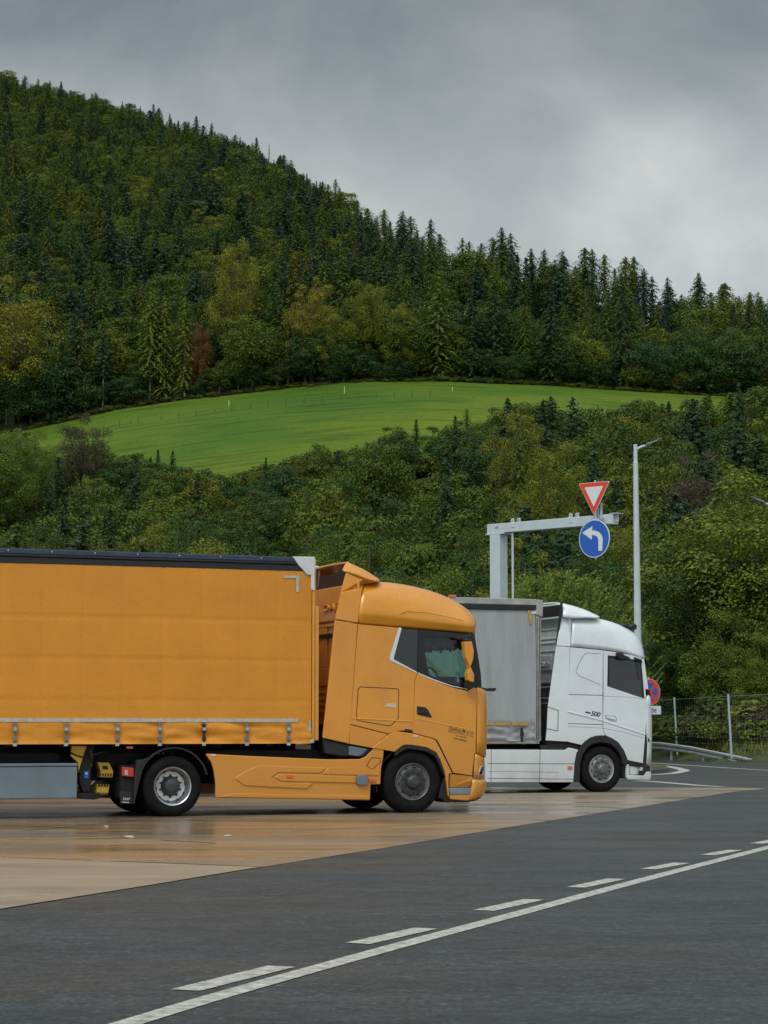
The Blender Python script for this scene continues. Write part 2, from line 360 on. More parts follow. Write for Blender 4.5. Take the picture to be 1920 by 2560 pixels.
def surf(name, base, kindm):
    m = bpy.data.materials.new(name); m.use_nodes = True; nt = m.node_tree; N = nt.nodes; L = nt.links; p = N['Principled BSDF']
    tc = N.new('ShaderNodeTexCoord')
    def nz(scale, st=(1, 1, 1), det=6, rgh=0.6, loc=(0, 0, 0), rot=0.0):
        mp = N.new('ShaderNodeMapping'); mp.inputs['Scale'].default_value = st; mp.inputs['Location'].default_value = loc; mp.inputs['Rotation'].default_value = (0, 0, rot)
        L.new(tc.outputs['Object'], mp.inputs[0])
        n = N.new('ShaderNodeTexNoise'); n.inputs['Scale'].default_value = scale; n.inputs['Detail'].default_value = det; n.inputs['Roughness'].default_value = rgh
        L.new(mp.outputs[0], n.inputs['Vector']); return n.outputs[0]
    def ramp(src, stops):
        r = N.new('ShaderNodeValToRGB'); e = r.color_ramp.elements
        e[0].position, e[0].color = stops[0][0], (*stops[0][1], 1); e[1].position, e[1].color = stops[-1][0], (*stops[-1][1], 1)
        for s in stops[1:-1]:
            q = e.new(s[0]); q.color = (*s[1], 1)
        L.new(src, r.inputs[0]); return r.outputs[0]
    def mul(a, b, f=1.0, mode='MULTIPLY'):
        x = N.new('ShaderNodeMixRGB'); x.blend_type = mode
        if isinstance(f, float): x.inputs[0].default_value = f
        else: L.new(f, x.inputs[0])
        for s, i in ((a, 1), (b, 2)):
            if isinstance(s, tuple): x.inputs[i].default_value = (*s, 1)
            else: L.new(s, x.inputs[i])
        return x.outputs[0]
    g = lambda v: (v, v, v)
    if kindm == 'asphalt':
        grain = ramp(nz(26, det=8, rgh=0.75), [(0.33, g(0.25)), (0.50, g(0.9)), (0.62, g(1.35)), (0.70, g(2.6))])
        streak = ramp(nz(1.1, (0.35, 1.0, 1), 5, rot=radians(-52)), [(0.3, g(0.62)), (0.65, g(1.22))])
        vo = N.new('ShaderNodeTexVoronoi'); vo.inputs['Scale'].default_value = 38; L.new(tc.outputs['Object'], vo.inputs['Vector'])
        vx = N.new('ShaderNodeSeparateColor'); L.new(vo.outputs['Color'], vx.inputs[0]); stones = ramp(vx.outputs[0], [(0.0, g(0.55)), (0.6, g(1.0)), (0.95, g(1.15)), (0.99, g(1.9))])
        mid = ramp(nz(7, (0.6, 1, 1), det=5, rgh=.8), [(0.36, g(0.55)), (0.64, g(1.5))])
        grain = mul(mul(grain, stones), mid)
        blot = ramp(nz(0.22, det=3), [(0.35, (0.92, 1.0, 1.08)), (0.65, (1.12, 1.02, 0.86))])
        c = mul(mul(mul(base, grain), streak), blot)
        rust = ramp(nz(0.8, (0.16, 1.5, 1), 4, rot=radians(-60), loc=(3, 0, 0)), [(0.60, g(0)), (0.76, g(0.5))])
        c = mul(c, (0.12, 0.065, 0.03), rust, 'MIX')
        rough = ramp(nz(0.7, (0.5, 1, 1), 4), [(0.3, g(0.45)), (0.7, g(0.75))])
        bsc, bst = 60, 0.5
    else:
        big = ramp(nz(0.16, (0.5, 1.0, 1), 3, loc=(0.3, 0.1, 0)), [(0.36, (0.20, 0.165, 0.125)), (0.50, (0.275, 0.20, 0.13)), (0.64, (0.31, 0.195, 0.095))])
        sx_ = N.new('ShaderNodeSeparateXYZ'); L.new(tc.outputs['Object'], sx_.inputs[0]); gx = N.new('ShaderNodeMapRange'); gx.inputs['From Min'].default_value = 0.5; gx.inputs['From Max'].default_value = 5.0; gx.inputs['To Max'].default_value = .75; L.new(sx_.outputs[0], gx.inputs[0])
        big = mul(big, (0.275, 0.235, 0.180), gx.outputs[0], 'MIX')
        st = ramp(nz(0.9, (0.22, 1.2, 1), 7, rot=radians(-10)), [(0.36, g(0.36)), (0.48, g(0.92)), (0.7, g(1.15))])
        grain = ramp(nz(18, det=6, rgh=0.7), [(0.3, g(0.72)), (0.65, g(1.15))])
        oil = ramp(nz(0.55, (0.22, 1.0, 1), 5, rot=radians(-12), loc=(5, 2, 0)), [(0.60, g(0.0)), (0.74, g(0.5))])
        c = mul(mul(big, st, 0.55), grain)
        c = mul(c, (0.07, 0.055, 0.045), oil, 'MIX')
        wet = nz(0.33, (0.4, 1.3, 1), 4, rot=radians(-8), loc=(1, 7, 0))
        rough = ramp(wet, [(0.40, g(0.17)), (0.62, g(0.50))])
        bsc, bst = 25, 0.18
    L.new(c, p.inputs['Base Color']); L.new(rough, p.inputs['Roughness'])
    bp = N.new('ShaderNodeBump'); bp.inputs['Strength'].default_value = bst; bp.inputs['Distance'].default_value = 0.006
    L.new(nz(bsc, det=5), bp.inputs['Height']); L.new(bp.outputs[0], p.inputs['Normal'])
    return m
M['asphalt'] = surf('worn_asphalt', (0.036, 0.041, 0.044), 'asphalt')
M['concrete'] = surf('damp_concrete', (0.3, 0.25, 0.18), 'concrete')
M['paint'] = mat('worn_road_paint', (0.50, 0.49, 0.45), 0.6, var=0.62, vscale=13, bump=0.3, bscale=60)
M['kerb'] = mat('dark_kerb_stone', (0.13, 0.125, 0.11), 0.8, var=0.5, vscale=5)

def flat(name, pts, z, m, kind='structure'):
    pts = [Vector((p[0], p[1], z)) for p in pts]
    tris = tessellate_polygon([pts]); me = bpy.data.meshes.new(name)
    me.from_pydata([tuple(p) for p in pts], [], [tuple(t) for t in tris])
    bm = bmesh.new(); bm.from_mesh(me)
    for f in bm.faces:
        if f.normal.z < 0: f.normal_flip()
    bm.to_mesh(me); bm.free()
    o = link(name, me, m); 
    if kind: tag(o, kind=kind)
    return o
vb = [(X, vergeY(X)) for X in (-300,-200,-120,-60,-30,0,4,8,10,12.2,13.3,14.4,16,18,24,30)]
flat('road', vb+[(60,-22),(60,-60),(-300,-60)], 0.0, M['asphalt'])
# kerb along the verge
k = MB(); vk = [Vector((X, vergeY(X), 0)) for X in (-30,0,4,8,10,12.2,13.3,14.4,16,18,24,30)]
for a, b in zip(vk, vk[1:]):
    t = (b-a).normalized(); nn = Vector((-t.y, t.x, 0))*0.14
    k.add([a, b, b+nn, a+nn, a+Vector((0,0,.11)), b+Vector((0,0,.11)), b+nn+Vector((0,0,.11)), a+nn+Vector((0,0,.11))], [(0,1,5,4),(4,5,6,7),(1,2,6,5),(2,3,7,6),(3,0,4,7)])
tag(k.build('kerb', M['kerb']), kind='structure')

edge = [Z7(-900,680), Z7(0,543), Z7(560,453), Z7(1130,360), Z8(0,278), Z8(560,184), Z8(1100,100), Z8(1500,36), Z8(1640,22)]
ep = [gp(*q) for q in edge]
ep = [p+Vector((0, noise.noise(Vector((p.x*1.7, 0, 5)))*.035, 0)) for a, b in zip(ep, ep[1:]) for p in [a.lerp(b, k/30) for k in range(30)]]+[ep[-1]]
far = [gp(1916,1971.6), gp(1890,1970.2), gp(1850,1969.5), gp(1340,1968.5), gp(700,1967), gp(-900,1962)]
flat('concrete_apron', [(-60, ep[0].y-12.0)]+ep+far+[(-60, far[-1].y)], 0.004, M['concrete'])

dry = bpy.data.materials.new('tmp'); bpy.data.materials.remove(dry)
M['drycon'] = mat('dry_pale_concrete', (0.32, 0.255, 0.175), .45, var=.30, vscale=1.4, stretch=(.35, 1, 1), bump=.15, bscale=25, fine=.14, var2=(.23,.17,.11))
sm = [gp(*Z7(-900,280)), gp(*Z7(0,319)), gp(*Z7(560,341)), gp(*Z7(1125,361.5))]
flat('apron_slab', [(sm[0].x, ep[0].y)]+ep[:91]+sm[::-1], 0.007, M['drycon'])

def ribbon(name, pts, width, z, m, mb=None):
    P = [Vector((p[0], p[1], z)) for p in pts]; vs = []; fs = []
    for i, p in enumerate(P):
        t = (P[min(i+1, len(P)-1)]-P[max(i-1, 0)]).normalized(); nn = Vector((-t.y, t.x, 0))*width/2
        vs += [p+nn, p-nn]
    for i in range(len(P)-1): fs.append((2*i+1, 2*i+3, 2*i+2, 2*i))
    if mb is not None: mb.add(vs, fs); return mb
    o = mesh(name, vs, fs, m, fix=False); tag(o, kind='structure'); return o
def smooth_line(P, n=8):
    out = []
    for i in range(len(P)-1):
        p0 = P[max(i-1, 0)]; p1 = P[i]; p2 = P[i+1]; p3 = P[min(i+2, len(P)-1)]
        for k in range(n):
            t = k/n; out.append(0.5*((2*p1)+(p2-p0)*t+(2*p0-5*p1+4*p2-p3)*t*t+(3*p1-p0-3*p2+p3)*t**3))
    return out+[P[-1]]
solid = [gp(*q) for q in (Z7(-60,1225), Z7(560,1034), Z7(1000,902), Z7(1659,717), Z8(560,566), Z8(1100,420), Z8(1659,275))]
t = (solid[-1]-solid[-2]); solid.append(solid[-1]+t*1.6)
RL = MB(); ribbon('', smooth_line(solid), 0.145, 0.004, None, RL)
for a, b in ((Z7(250,1046),Z7(95,1085)),(Z7(800,893),Z7(1215,790)),(Z7(1545,691),Z8(180,625)),(Z8(430,548),Z8(650,500)),(Z8(830,448),Z8(1003,411)),(Z8(1142,369),Z8(1286,342)),(Z8(1398,308),Z8(1518,286)),(Z8(1610,258),Z8(1720,238)),(Z8(1790,224),Z8(1880,207))):
    A = gp(*a); B = gp(*b); ribbon('', [A, B], 0.17, 0.0042, None, RL)
# far access road markings
for ln, wd in (((Z6(-30,1972), Z6(200,1985), Z6(420,2003), Z6(760,2032), Z6(1040,2046)), 0.30),
               ((Z6(100,1745), Z6(640,1780), Z6(1250,1820), Z6(1700,1845)), 0.22),
               ((Z6(60,1762), Z6(260,1782), Z6(400,1800), Z6(500,1822), Z6(560,1842), Z6(500,1862), Z6(400,1880), Z6(200,1893), Z6(60,1896)), 0.34),
               ((Z6(130,1674), Z6(400,1682), Z6(680,1690)), 0.10)):
    ribbon('', smooth_line([gp(*q) for q in ln], 6), wd, 0.005, None, RL)
tag(RL.build('road_markings', M['paint'], fix=False), kind='structure')
# faint bay lines and joints on the apron
JL = MB()
for a, b, wd in ((Z7(40,241),Z7(520,232),.07),(Z7(520,233),Z7(750,231),.05),(Z7(420,156),Z7(880,151),.06),(Z7(1060,148),Z7(1360,149),.07),(Z7(1440,148),Z7(1600,149),.06),(Z7(0,103),Z7(470,98),.05),
                 (Z7(400,335),Z7(700,331),.045),(Z7(0,345),Z7(170,342),.05),(Z7(1060,321),Z7(1350,318),.05),(Z7(0,489),Z7(220,481),.06),(Z7(1175,222),Z7(1345,223),.04),(Z7(830,97),Z7(1200,94),.07),(Z7(0,166),Z7(110,165),.07),
                 (Z8(300,91),Z8(760,93),.08),(Z8(440,45),Z8(900,48),.09),(Z8(900,48),Z8(1190,51),.09),(Z8(480,146),Z8(800,147),.06),(Z8(220,146),Z8(340,146),.05)):
    A = gp(*a); B = gp(*b); ribbon('', [A, B], wd, 0.008, None, JL)
tag(JL.build('bay_lines', mat('faded_bay_paint', (0.50, 0.45, 0.33), 0.6, var=0.5, vscale=3), fix=False), kind='structure')
JD = MB()
for a, b, wd in ((Z7(0,318),Z7(1130,360),.035),(Z8(-400,205),Z8(420,165),.03),(Z7(100,205),Z7(660,152),.03),(Z7(430,205),Z7(600,208),.09),(Z8(640,158),Z8(720,160),.06),(Z8(820,98),Z8(1050,107),.07),(Z7(700,245),Z7(930,258),.05),(Z7(0,180),Z7(330,192),.05)):
    A = gp(*a); B = gp(*b); ribbon('', smooth_line([A, A.lerp(B, .5)+Vector((0,.04,0)), B]), wd, 0.0075, None, JD)
tag(JD.build('apron_joints', mat('dark_joint_filler', (0.06, 0.048, 0.038), 0.7, var=0.4, vscale=6), fix=False), kind='structure')
# traffic island nose seen beyond the white cab
isl = [gp(*q) for q in (Z6(100,1790), Z6(240,1798), Z6(320,1822), Z6(340,1842), Z6(300,1862), Z6(100,1880))]
flat('island_turf', smooth_line(isl, 5)+[gp(*Z6(-200,1880)), gp(*Z6(-200,1790))], 0.10, mat('island_turf', (0.075, 0.07, 0.025), 0.95, var=0.5, vscale=3, bump=1.0, bscale=12))
k = MB(); ik = smooth_line(isl, 5)
for a, b in zip(ik, ik[1:]):
    up = Vector((0, 0, .10)); k.add([a+Vector((0,0,.002)), b+Vector((0,0,.002)), b+up, a+up], [(0,1,2,3)])
tag(k.build('island_kerb', M['kerb'], solid=0.06), kind='structure')

# ------------------------------------------------------------------ vehicle helpers
def px_pts(Fr, Z, pts, w=0.0):
    out = []
    for p in pts:
        q = Z(p[0], p[1]); out.append(Fr.T(q, p[2] if len(p) > 2 else w))
    return out
def tri_prism(mb, P, th):
    tris = tessellate_polygon([[Vector((p.x, p.z, 0)) for p in P]])
    n = len(P); back = [p+Vector((0, th, 0)) for p in P]
    mb.add(P+back, [tuple(t) for t in tris]+[(t[0]+n, t[2]+n, t[1]+n) for t in tris]+[(i, (i+1) % n, n+(i+1) % n, n+i) for i in range(n)])
def panel(name, Fr, Z, pts, mt, parent, w=0.0, th=0.03, bevel=0.006, mirror=0.0, label=None, smooth=False):
    P = px_pts(Fr, Z, pts, w)
    def mk(Q, t):
        flatp = max(p.y for p in Q)-min(p.y for p in Q) < 1e-5
        mb = MB()
        if flatp: mb.prism(Q, t)
        else: tri_prism(mb, Q, t)
        o = mb.build(name, mt, parent, bevel=bevel, seg=2, ang=50); 
        if label: o['label'] = label
        return o
    o = mk(P, th)
    if mirror: mk([Vector((p.x, mirror-p.y, p.z)) for p in P], -th)
    return o
def ring(mb, A, B, th):                      # frame between outline A and outline B (same count)
    n = len(A)
    for i in range(n):
        j = (i+1) % n
        q = [A[i], A[j], B[j], B[i]]; b = [p+Vector((0, th, 0)) for p in q]
        mb.add(q+b, [(0,1,2,3),(7,6,5,4),(0,4,5,1),(3,2,6,7)])
def grid(name, rows, mt, parent, solid=0.02, sub=2, crease=()):
    vs = [p for r in rows for p in r]; n = len(rows[0]); fs = []
    for i in range(len(rows)-1):
        for j in range(n-1): fs.append((i*n+j, i*n+j+1, (i+1)*n+j+1, (i+1)*n+j))
    o = mesh(name, vs, fs, mt, parent, smooth=True, solid=solid, sub=sub)
    if crease:                               # columns kept sharp
        at = o.data.attributes.new('crease_edge', 'FLOAT', 'EDGE')
        for e in o.data.edges:
            a, b = e.vertices; 
            if a % n == b % n and (a % n) in crease: at.data[e.index].value = .8
    return o
def grooves(name, Fr, Z, lines, mt, parent, w=-0.0025, wd=0.008, closed=False):
    mb = MB()
    for ln in lines:
        P = px_pts(Fr, Z, ln, w)
        for a, b in zip(P, P[1:]):
            if (b-a).length < 1e-4: continue
            t = (b-a).normalized(); n = Vector((-t.z, 0, t.x))*wd/2
            mb.add([a-n-t*wd*.3, b-n+t*wd*.3, b+n+t*wd*.3, a+n-t*wd*.3], [(0,1,2,3)])
    return mb.build(name, mt, parent, solid=0.002)
def mirrored(rows, W):                       # rows of points from the near side to the middle -> full width
    return [list(r)+[Vector((p.x, W-p.y, p.z)) for p in reversed(r)] for r in rows]

def wheel(parent, u, w0, R, kind, far=False, name='wheel', rimm=None, hubm=None):
    """w0: outer face offset; kind 'steer' (hub out) or 'drive' (deep dish)"""
    s = -1 if far else 1
    def pr(l): return [(a*s, b) for a, b in l]
    c = (u, w0, R)
    rr = 0.300
    mb = MB(); wt = 0.31 if kind == 'steer' else 0.30
    mb.lathe(pr([(0.035, rr-.01), (0.012, rr+.02), (0.0, rr+(R-rr)*.45), (0.012, R-.05), (0.035, R-.018), (0.055, R-.004)]), c, 56)
    # tread with grooves
    x = 0.055
    while x < wt-.05:
        mb.lathe(pr([(x, R-.004), (x+.034, R-.001), (x+.036, R-.018), (x+.044, R-.018), (x+.046, R-.001)]), c, 56); x += .046
    mb.lathe(pr([(x, R-.004), (wt-.01, R-.03), (wt, rr+(R-rr)*.45), (wt-.03, rr-.01)]), c, 56)
    ty = mb.build(name, M['rubber'], parent, smooth=True)
    ty.modifiers.new('e', 'EDGE_SPLIT').split_angle = radians(40)
    rm = rimm or (M['rimgrey'] if kind == 'steer' else M['alu'])
    mb = MB()
    if kind == 'steer':
        mb.lathe(pr([(0.032, rr), (0.016, rr-.012), (0.030, rr-.026), (0.050, rr-.045), (0.052, rr-.075), (0.020, rr-.105), (0.016, 0.135), (0.02, 0.12)]), c, 48)
    else:
        mb.lathe(pr([(0.030, rr), (0.010, rr-.010), (0.020, rr-.024), (0.075, rr-.034), (0.115, rr-.050), (0.150, rr-.075), (0.160, 0.165), (0.155, 0.14)]), c, 48)
    mb.m = 1
    for k in range(10):
        a = 2*pi*k/10+.15; r_ = rr-.075 if kind == 'steer' else rr-.068; wd = .046 if kind == 'steer' else .138
        q = Matrix.Translation(Vector((u+cos(a)*r_, w0+wd*s, R+sin(a)*r_))) @ Matrix.Rotation(-a, 4, 'Y')
        mb.box((-.011, -.006, -.022), (.011, .006, .022), q)
    rim = mb.build('rim', [rm, M['chassis']], ty, smooth=True); rim.modifiers.new('e', 'EDGE_SPLIT').split_angle = radians(40)
    mb = MB()
    if kind == 'steer':
        mb.lathe(pr([(0.018, .215), (0.004, .205), (0.000, .185), (0.006, .125), (-0.035, .105), (-0.045, .085), (-0.062, .070), (-0.062, .045), (-0.07, .04), (-0.07, 0.001)]), c, 40)
        nr, nw = .165, -0.0
    else:
        mb.lathe(pr([(0.155, .155), (0.07, .118), (0.03, .105), (0.018, .085), (0.012, .06), (0.012, .001)]), c, 40)
        nr, nw = .165, 0.152
    mb.m = 1
    for k in range(10):
        a = 2*pi*(k+.5)/10
        mb.lathe([(nw*s+0.0*s, .017), (nw*s-.022*s, .017), (nw*s-.032*s, .010), (nw*s-.034*s, .001)], (u+cos(a)*nr, w0, R+sin(a)*nr), 6)
    mb.build('hub', [hubm or M['rimdark'], M['rimdark']], ty, smooth=True).modifiers.new('e', 'EDGE_SPLIT').split_angle = radians(35)
    return ty

# ================================================================== ORANGE TRUCK
M['inkthin'] = mat('brown_lettering', (0.16, 0.07, 0.02), .5)
A = Frame(790, 2037, radians(21.4)); W = 2.5
truck = empty('truck', A.p0, A.yaw, 'orange tractor unit with high roof, parked coupled under the orange curtain trailer', 'truck')
O = M['orange']
# dark structure behind the panels
P = px_pts(A, Z1, [(450,600),(762,628),(692,872),(900,988),(1320,1122),(1398,1115),(1392,1620),(1210,1600),(1080,1560),(880,1490),(760,1470),(640,1540),(575,1580),(450,1555)], .035)
mb = MB(); mb.prism(P, W-.07); mb.build('cab_body', M['seam'], truck)
# roof: grid from side seam over the top to the other side
st = []
for b_, c_, d_, e_ in (((437,582,.055),(447,497,0),(466,345,.05),(481,258,.24)),
                       ((600,597,.055),(605,507,0),(615,335,.07),(640,240,.28)),
                       ((770,612,.055),(770,523,0),(790,352,.08),(800,258,.30)),
                       ((950,626,.055),(950,547,0),(955,400,.09),(965,290,.32)),
                       ((1130,640,.055),(1130,570,0),(1140,462,.10),(1155,347,.34)),
                       ((1290,652,.055),(1290,590,.0),(1295,520,.09),(1300,427,.36)),
                       ((1382,660,.06),(1385,600,.05),(1385,556,.12),(1378,502,.42)),
                       ((1393,662,.30),(1394,606,.30),(1392,575,.34),(1389,545,.60))):
    r = px_pts(A, Z1, [b_, c_, d_, e_]); t = r[-1].copy(); t.y = 1.0; t.z += .035
    f = r[-1].copy(); f.y = .62 if e_[2] < .5 else .8; f.z += .022
    st.append(r+[f, t])
st = mirrored(st, W)
grid('roof', st, O, truck, solid=.02, sub=2, crease=(1, 10))
grooves('roof_crease', A, Z1, [[(745,522),(840,484),(1000,495),(1200,535),(1300,562)]], M['seam'], truck, w=-.001, wd=.006)
# front face of the roof cap / visor closure
fr = st[-1]; vs = list(fr); 
mesh('sun_visor', [p for p in fr]+[p+Vector((-.06, 0, 0)) for p in fr], [tuple(range(len(fr)))]+[(i, i+1, len(fr)+i+1, len(fr)+i) for i in range(len(fr)-1)], O, truck, smooth=True)
# rear roof extender and spoiler
panel('roof_extender', A, Z1, [(345,170,.10),(372,178,.10),(486,222,.10),(612,246,.16),(486,258,.22),(472,300,.06),(437,574,.0),(254,545,.0),(300,330,.03)], O, truck, th=.035, mirror=W)
sp = []
for q in ([(312,150,.16),(345,78,.30),(362,84,.30)], [(330,162,.10),(378,112,.22),(400,100,.30)], [(430,188,.08),(450,132,.20),(455,124,.34)],
          [(500,224,.08),(540,182,.20),(548,176,.36)], [(600,243,.12),(612,232,.2),(622,234,.38)]):
    r = px_pts(A, Z1, q); m_ = r[-1].copy(); m_.y = 1.0; m_.z += .02; r.append(m_); sp.append(r)
grid('roof_spoiler', mirrored(sp, W), O, truck, solid=.03, sub=2)
panel('side_extender', A, Z1, [(252,553),(437,585),(370,1560),(152,1511)], O, truck, w=.0, th=.04, bevel=.012, mirror=W)
# sleeper side
panel('side_panel', A, Z1, [(441,587),(770,616),(697,862),(720,888),(921,988),(902,1040),(886,1458),(800,1452),(755,1456),(715,1468),(686,1477),(379,1400)], O, truck, th=.03, mirror=W)
panel('lower_side_panel', A, Z1, [(378,1406),(684,1483),(625,1528),(556,1594),(372,1560)], O, truck, w=.004, th=.03, mirror=W)
grooves('storage_hatch', A, Z1, [[(460,1096),(755,1111),(770,1122),(766,1352),(704,1413),(680,1412),(438,1370),(425,1355),(440,1115),(460,1096)]], M['seam'], truck, wd=.010)
# soft creases: sloping shoulder lines below the quarter glass
mb = MB()
for a_, b_, c_ in (((385,1345),(886,1372),8), ((905,1345),(1400,1450),9)):
    P = px_pts(A, Z1, [a_, b_, (b_[0], b_[1]+c_), (a_[0], a_[1]+c_)], -.002); mb.add([P[0], P[1], P[2]+Vector((0,-.006,0)), P[3]+Vector((0,-.006,0))], [(0,1,2,3)])
mb.build('body_crease', O, truck, solid=.003, split=True)
# door
dp = [(924,990),(1060,1047),(1200,1100),(1330,1130),(1378,1100),(1402,1108),(1408,1180),(1396,1636),(1386,1640),(1368,1818),(1214,1796),(1105,1572),(1078,1528),(1056,1516),(886,1470),(905,1040)]
door = panel('door', A, Z1, dp, O, truck, w=-.004, th=.03, mirror=W)
P = px_pts(A, Z1, [(918,1252),(985,1262),(1008,1280),(1041,1340),(1034,1349),(921,1322)], -.008)
mb = MB(); mb.prism(P, .01); mb.build('handle_recess', M['black'], door, bevel=.003)
P = px_pts(A, Z1, [(922,1290),(985,1298),(1005,1318),(922,1310)], -.03)
mb = MB(); mb.prism(P, .025); mb.build('handle', M['black'], door, bevel=.006)
# windows
panel('quarter_glass', A, Z1, [(794,622),(926,630),(921,976),(728,874)], M['darkglass'], truck, w=.0, th=.02, bevel=.002)
mb = MB()
P = px_pts(A, Z1, [(771,612),(795,617),(730,862),(733,874),(921,976),(921,988),(716,888),(697,876),(697,855)], -.006); tri_prism(mb, P, .02)
P = px_pts(A, Z1, [(926,978),(1060,1035),(1200,1084),(1330,1112),(1332,1120),(1200,1094),(1060,1047),(926,990)], -.006); tri_prism(mb, P, .02)
mb.build('window_trim', M['chrome'], truck, bevel=.003)
outer = px_pts(A, Z1, [(929,631),(1362,670),(1392,690),(1415,900),(1398,1100),(1330,1112),(1130,1058),(928,978)])
inner = px_pts(A, Z1, [(980,686),(1290,706),(1318,760),(1330,900),(1334,1098),(1300,1100),(1130,1046),(982,980)])
mb = MB(); ring(mb, outer, inner, .03); mb.build('door_window_frame', M['black'], truck, bevel=.003)
mb = MB(); fo = [Vector((p.x, W-p.y, p.z)) for p in outer]; fi = [Vector((p.x, W-p.y, p.z)) for p in inner]; q_ = px_pts(A, Z1, [(792,640),(728,868)]); fo[0] = Vector((q_[0].x, W, fo[0].z)); fo[-1] = Vector((q_[1].x, W, q_[1].z)); fi[0] = fo[0]+Vector((.06,0,-.06)); fi[-1] = fo[-1]+Vector((.06,0,.04)); ring(mb, fo, fi, -.03); mb.build('door_window_frame', M['black'], truck)
for s in (0, 1):
    P = px_pts(A, Z1, [(978,684),(1292,704),(1320,760),(1334,900),(1336,1100),(1300,1102),(1130,1048),(980,982)], .015)
    if s: P = [Vector((p.x, W-p.y, p.z)) for p in P]; P[0] = fi[0]; P[-1] = fi[-1]
    mesh('door_glass', P, [tuple(range(len(P)))], M['glass'], truck)
# windscreen with black border and pillars
ws = []
for a_, wz in (((1386,668),.10), ((1398,760),.08), ((1415,880),.07), ((1432,1000),.06), ((1444,1098),.06)):
    p = A.T(Z1(a_[0]-14, a_[1]), wz); q = p.copy(); q.y = .45; q.x += .10; r = p.copy(); r.y = 1.0; r.x += .14; ws.append([p, q, r])
grid('windscreen', mirrored(ws, W), M['glass'], truck, solid=0, sub=1)
mb = MB(); 
for s in (0, 1):
    P = px_pts(A, Z1, [(1362,664),(1388,662),(1402,760),(1422,880),(1440,1000),(1446,1102),(1400,1106),(1392,960),(1375,760)], .05)
    if s: P = [Vector((p.x, W-p.y, p.z)) for p in P]
    tri_prism(mb, P, -.05 if s else .05)
mb.build('windscreen_pillar', M['black'], truck, bevel=.005, split=True)
# interior: dashboard, seat, wheel, curtain with scalloped edge along the top of the windows
mb = MB(); a_ = A.T(Z1(1010,1000), .3); b_ = A.T(Z1(1400,1100), .3); zs = A.T(Z1(1300,1120), 0).z
mb.box((b_.x-.55, .12, zs-.3), (b_.x+.02, W-.12, zs+.13)); mb.box((b_.x-.55, .45, zs+.10), (b_.x-.15, .95, zs+.22)); mb.build('dashboard', M['interior'], truck, bevel=.05, seg=3)
us = A.T(Z1(985,900), 0).x
mb = MB(); mb.box((us-.80, .35, zs-.5), (us-.20, .85, zs-.1)); mb.box((us-.80, .40, zs-.3), (us-.64, .80, zs+.45)); mb.build('seat', M['interior'], truck, bevel=.05, seg=3)
mb = MB(); c_ = Vector((b_.x-.62, .62, zs+.16))
mb.tube([c_+Vector((-.10*sin(t)*.8, .23*cos(t), .21*sin(t))) for t in [2*pi*i/20 for i in range(21)]], .016, 6, cap=False); mb.build('steering_wheel', M['interior'], truck)
zt = A.T(Z1(1100,700), 0).z
def fringe(w0, u0, u1, along='u'):
    mb = MB(); n = 16
    for i in range(n):
        a = u0+(u1-u0)*i/n; b = u0+(u1-u0)*(i+1)/n; md = (a+b)/2; h = .15+.02*sin(i*1.7)+.012*((i*7) % 3)
        if along == 'u': V = [(a, w0, zt+.06), (b, w0, zt+.06), (b, w0, zt-h+.05), (md+(b-a)*.2, w0, zt-h), (md-(b-a)*.2, w0, zt-h), (a, w0, zt-h+.05)]
        else: V = [(w0, a, zt+.06), (w0, b, zt+.06), (w0, b, zt-h+.05), (w0, md+(b-a)*.2, zt-h), (w0, md-(b-a)*.2, zt-h), (w0, a, zt-h+.05)]
        mb.add(V, [(0,1,2,3,4,5)])
    mb.build('cab_curtain', M['fabric'], truck, solid=.008)
uf = A.T(Z1(1360,700), 0).x
fringe(.12, us-.05, uf-.02); fringe(W-.12, us-.05, uf-.02); fringe(uf+.02, .15, W-.15, 'w')
mb = MB(); mb.box((uf-2.0, .06, zt+.03), (uf, W-.06, zt+.10)); mb.build('headliner', M['interior'], truck)
mb = MB(); mb.box((b_.x-.30, .40, zs+.12), (b_.x-.24, .46, zs+.30)); mb.lathe([(0,.05),(0.1,.05)], (b_.x-.27, .38, zs+.16), 10); mb.build('bottle', M['lens'], truck, bevel=.01)
# mirror
mb = MB(); P = px_pts(A, Z1, [(1300,728),(1366,726),(1374,760),(1383,800),(1380,862),(1368,905),(1356,930),(1368,960),(1386,1000),(1384,1056),(1370,1060),(1332,1042),(1330,985),(1346,945),(1340,915),(1318,862)], -.20)
tri_prism(mb, P, .13); mi = mb.build('mirror', O, truck, bevel=.025, seg=3, ang=40)
P = px_pts(A, Z1, [(1298,720),(1330,700),(1366,712),(1368,730),(1330,724)], -.19); mb = MB(); tri_prism(mb, P, .15)
P = px_pts(A, Z1, [(1306,735),(1328,870),(1348,925),(1335,960),(1326,1000),(1326,1090),(1345,1110),(1368,1105),(1372,1050),(1400,1050),(1396,1000),(1378,940),(1392,860),(1386,760)], -.14); tri_prism(mb, P, .10)
P = px_pts(A, Z1, [(1330,1060),(1372,1060),(1378,1108),(1330,1108)], -.12); tri_prism(mb, P, .16)
P = px_pts(A, Z1, [(1205,690),(1300,688),(1362,672),(1362,700),(1300,712),(1250,712)], -.10); tri_prism(mb, P, .12)
mb.build('mirror_backing', M['black'], mi, bevel=.012)
# far mirror arm peeking out in front of the screen
mb = MB(); mb.tube([A.T(Z1(1446,1108), .9), A.T(Z1(1490,1118), .55), A.T(Z1(1535,1122), .3)], [.018,.02,.022], 8); P = px_pts(A, Z1, [(1510,1106),(1562,1106),(1566,1120),(1545,1132),(1490,1132)], .3); tri_prism(mb, P, .08)
mb.build('front_mirror', M['black'], truck, bevel=.008)
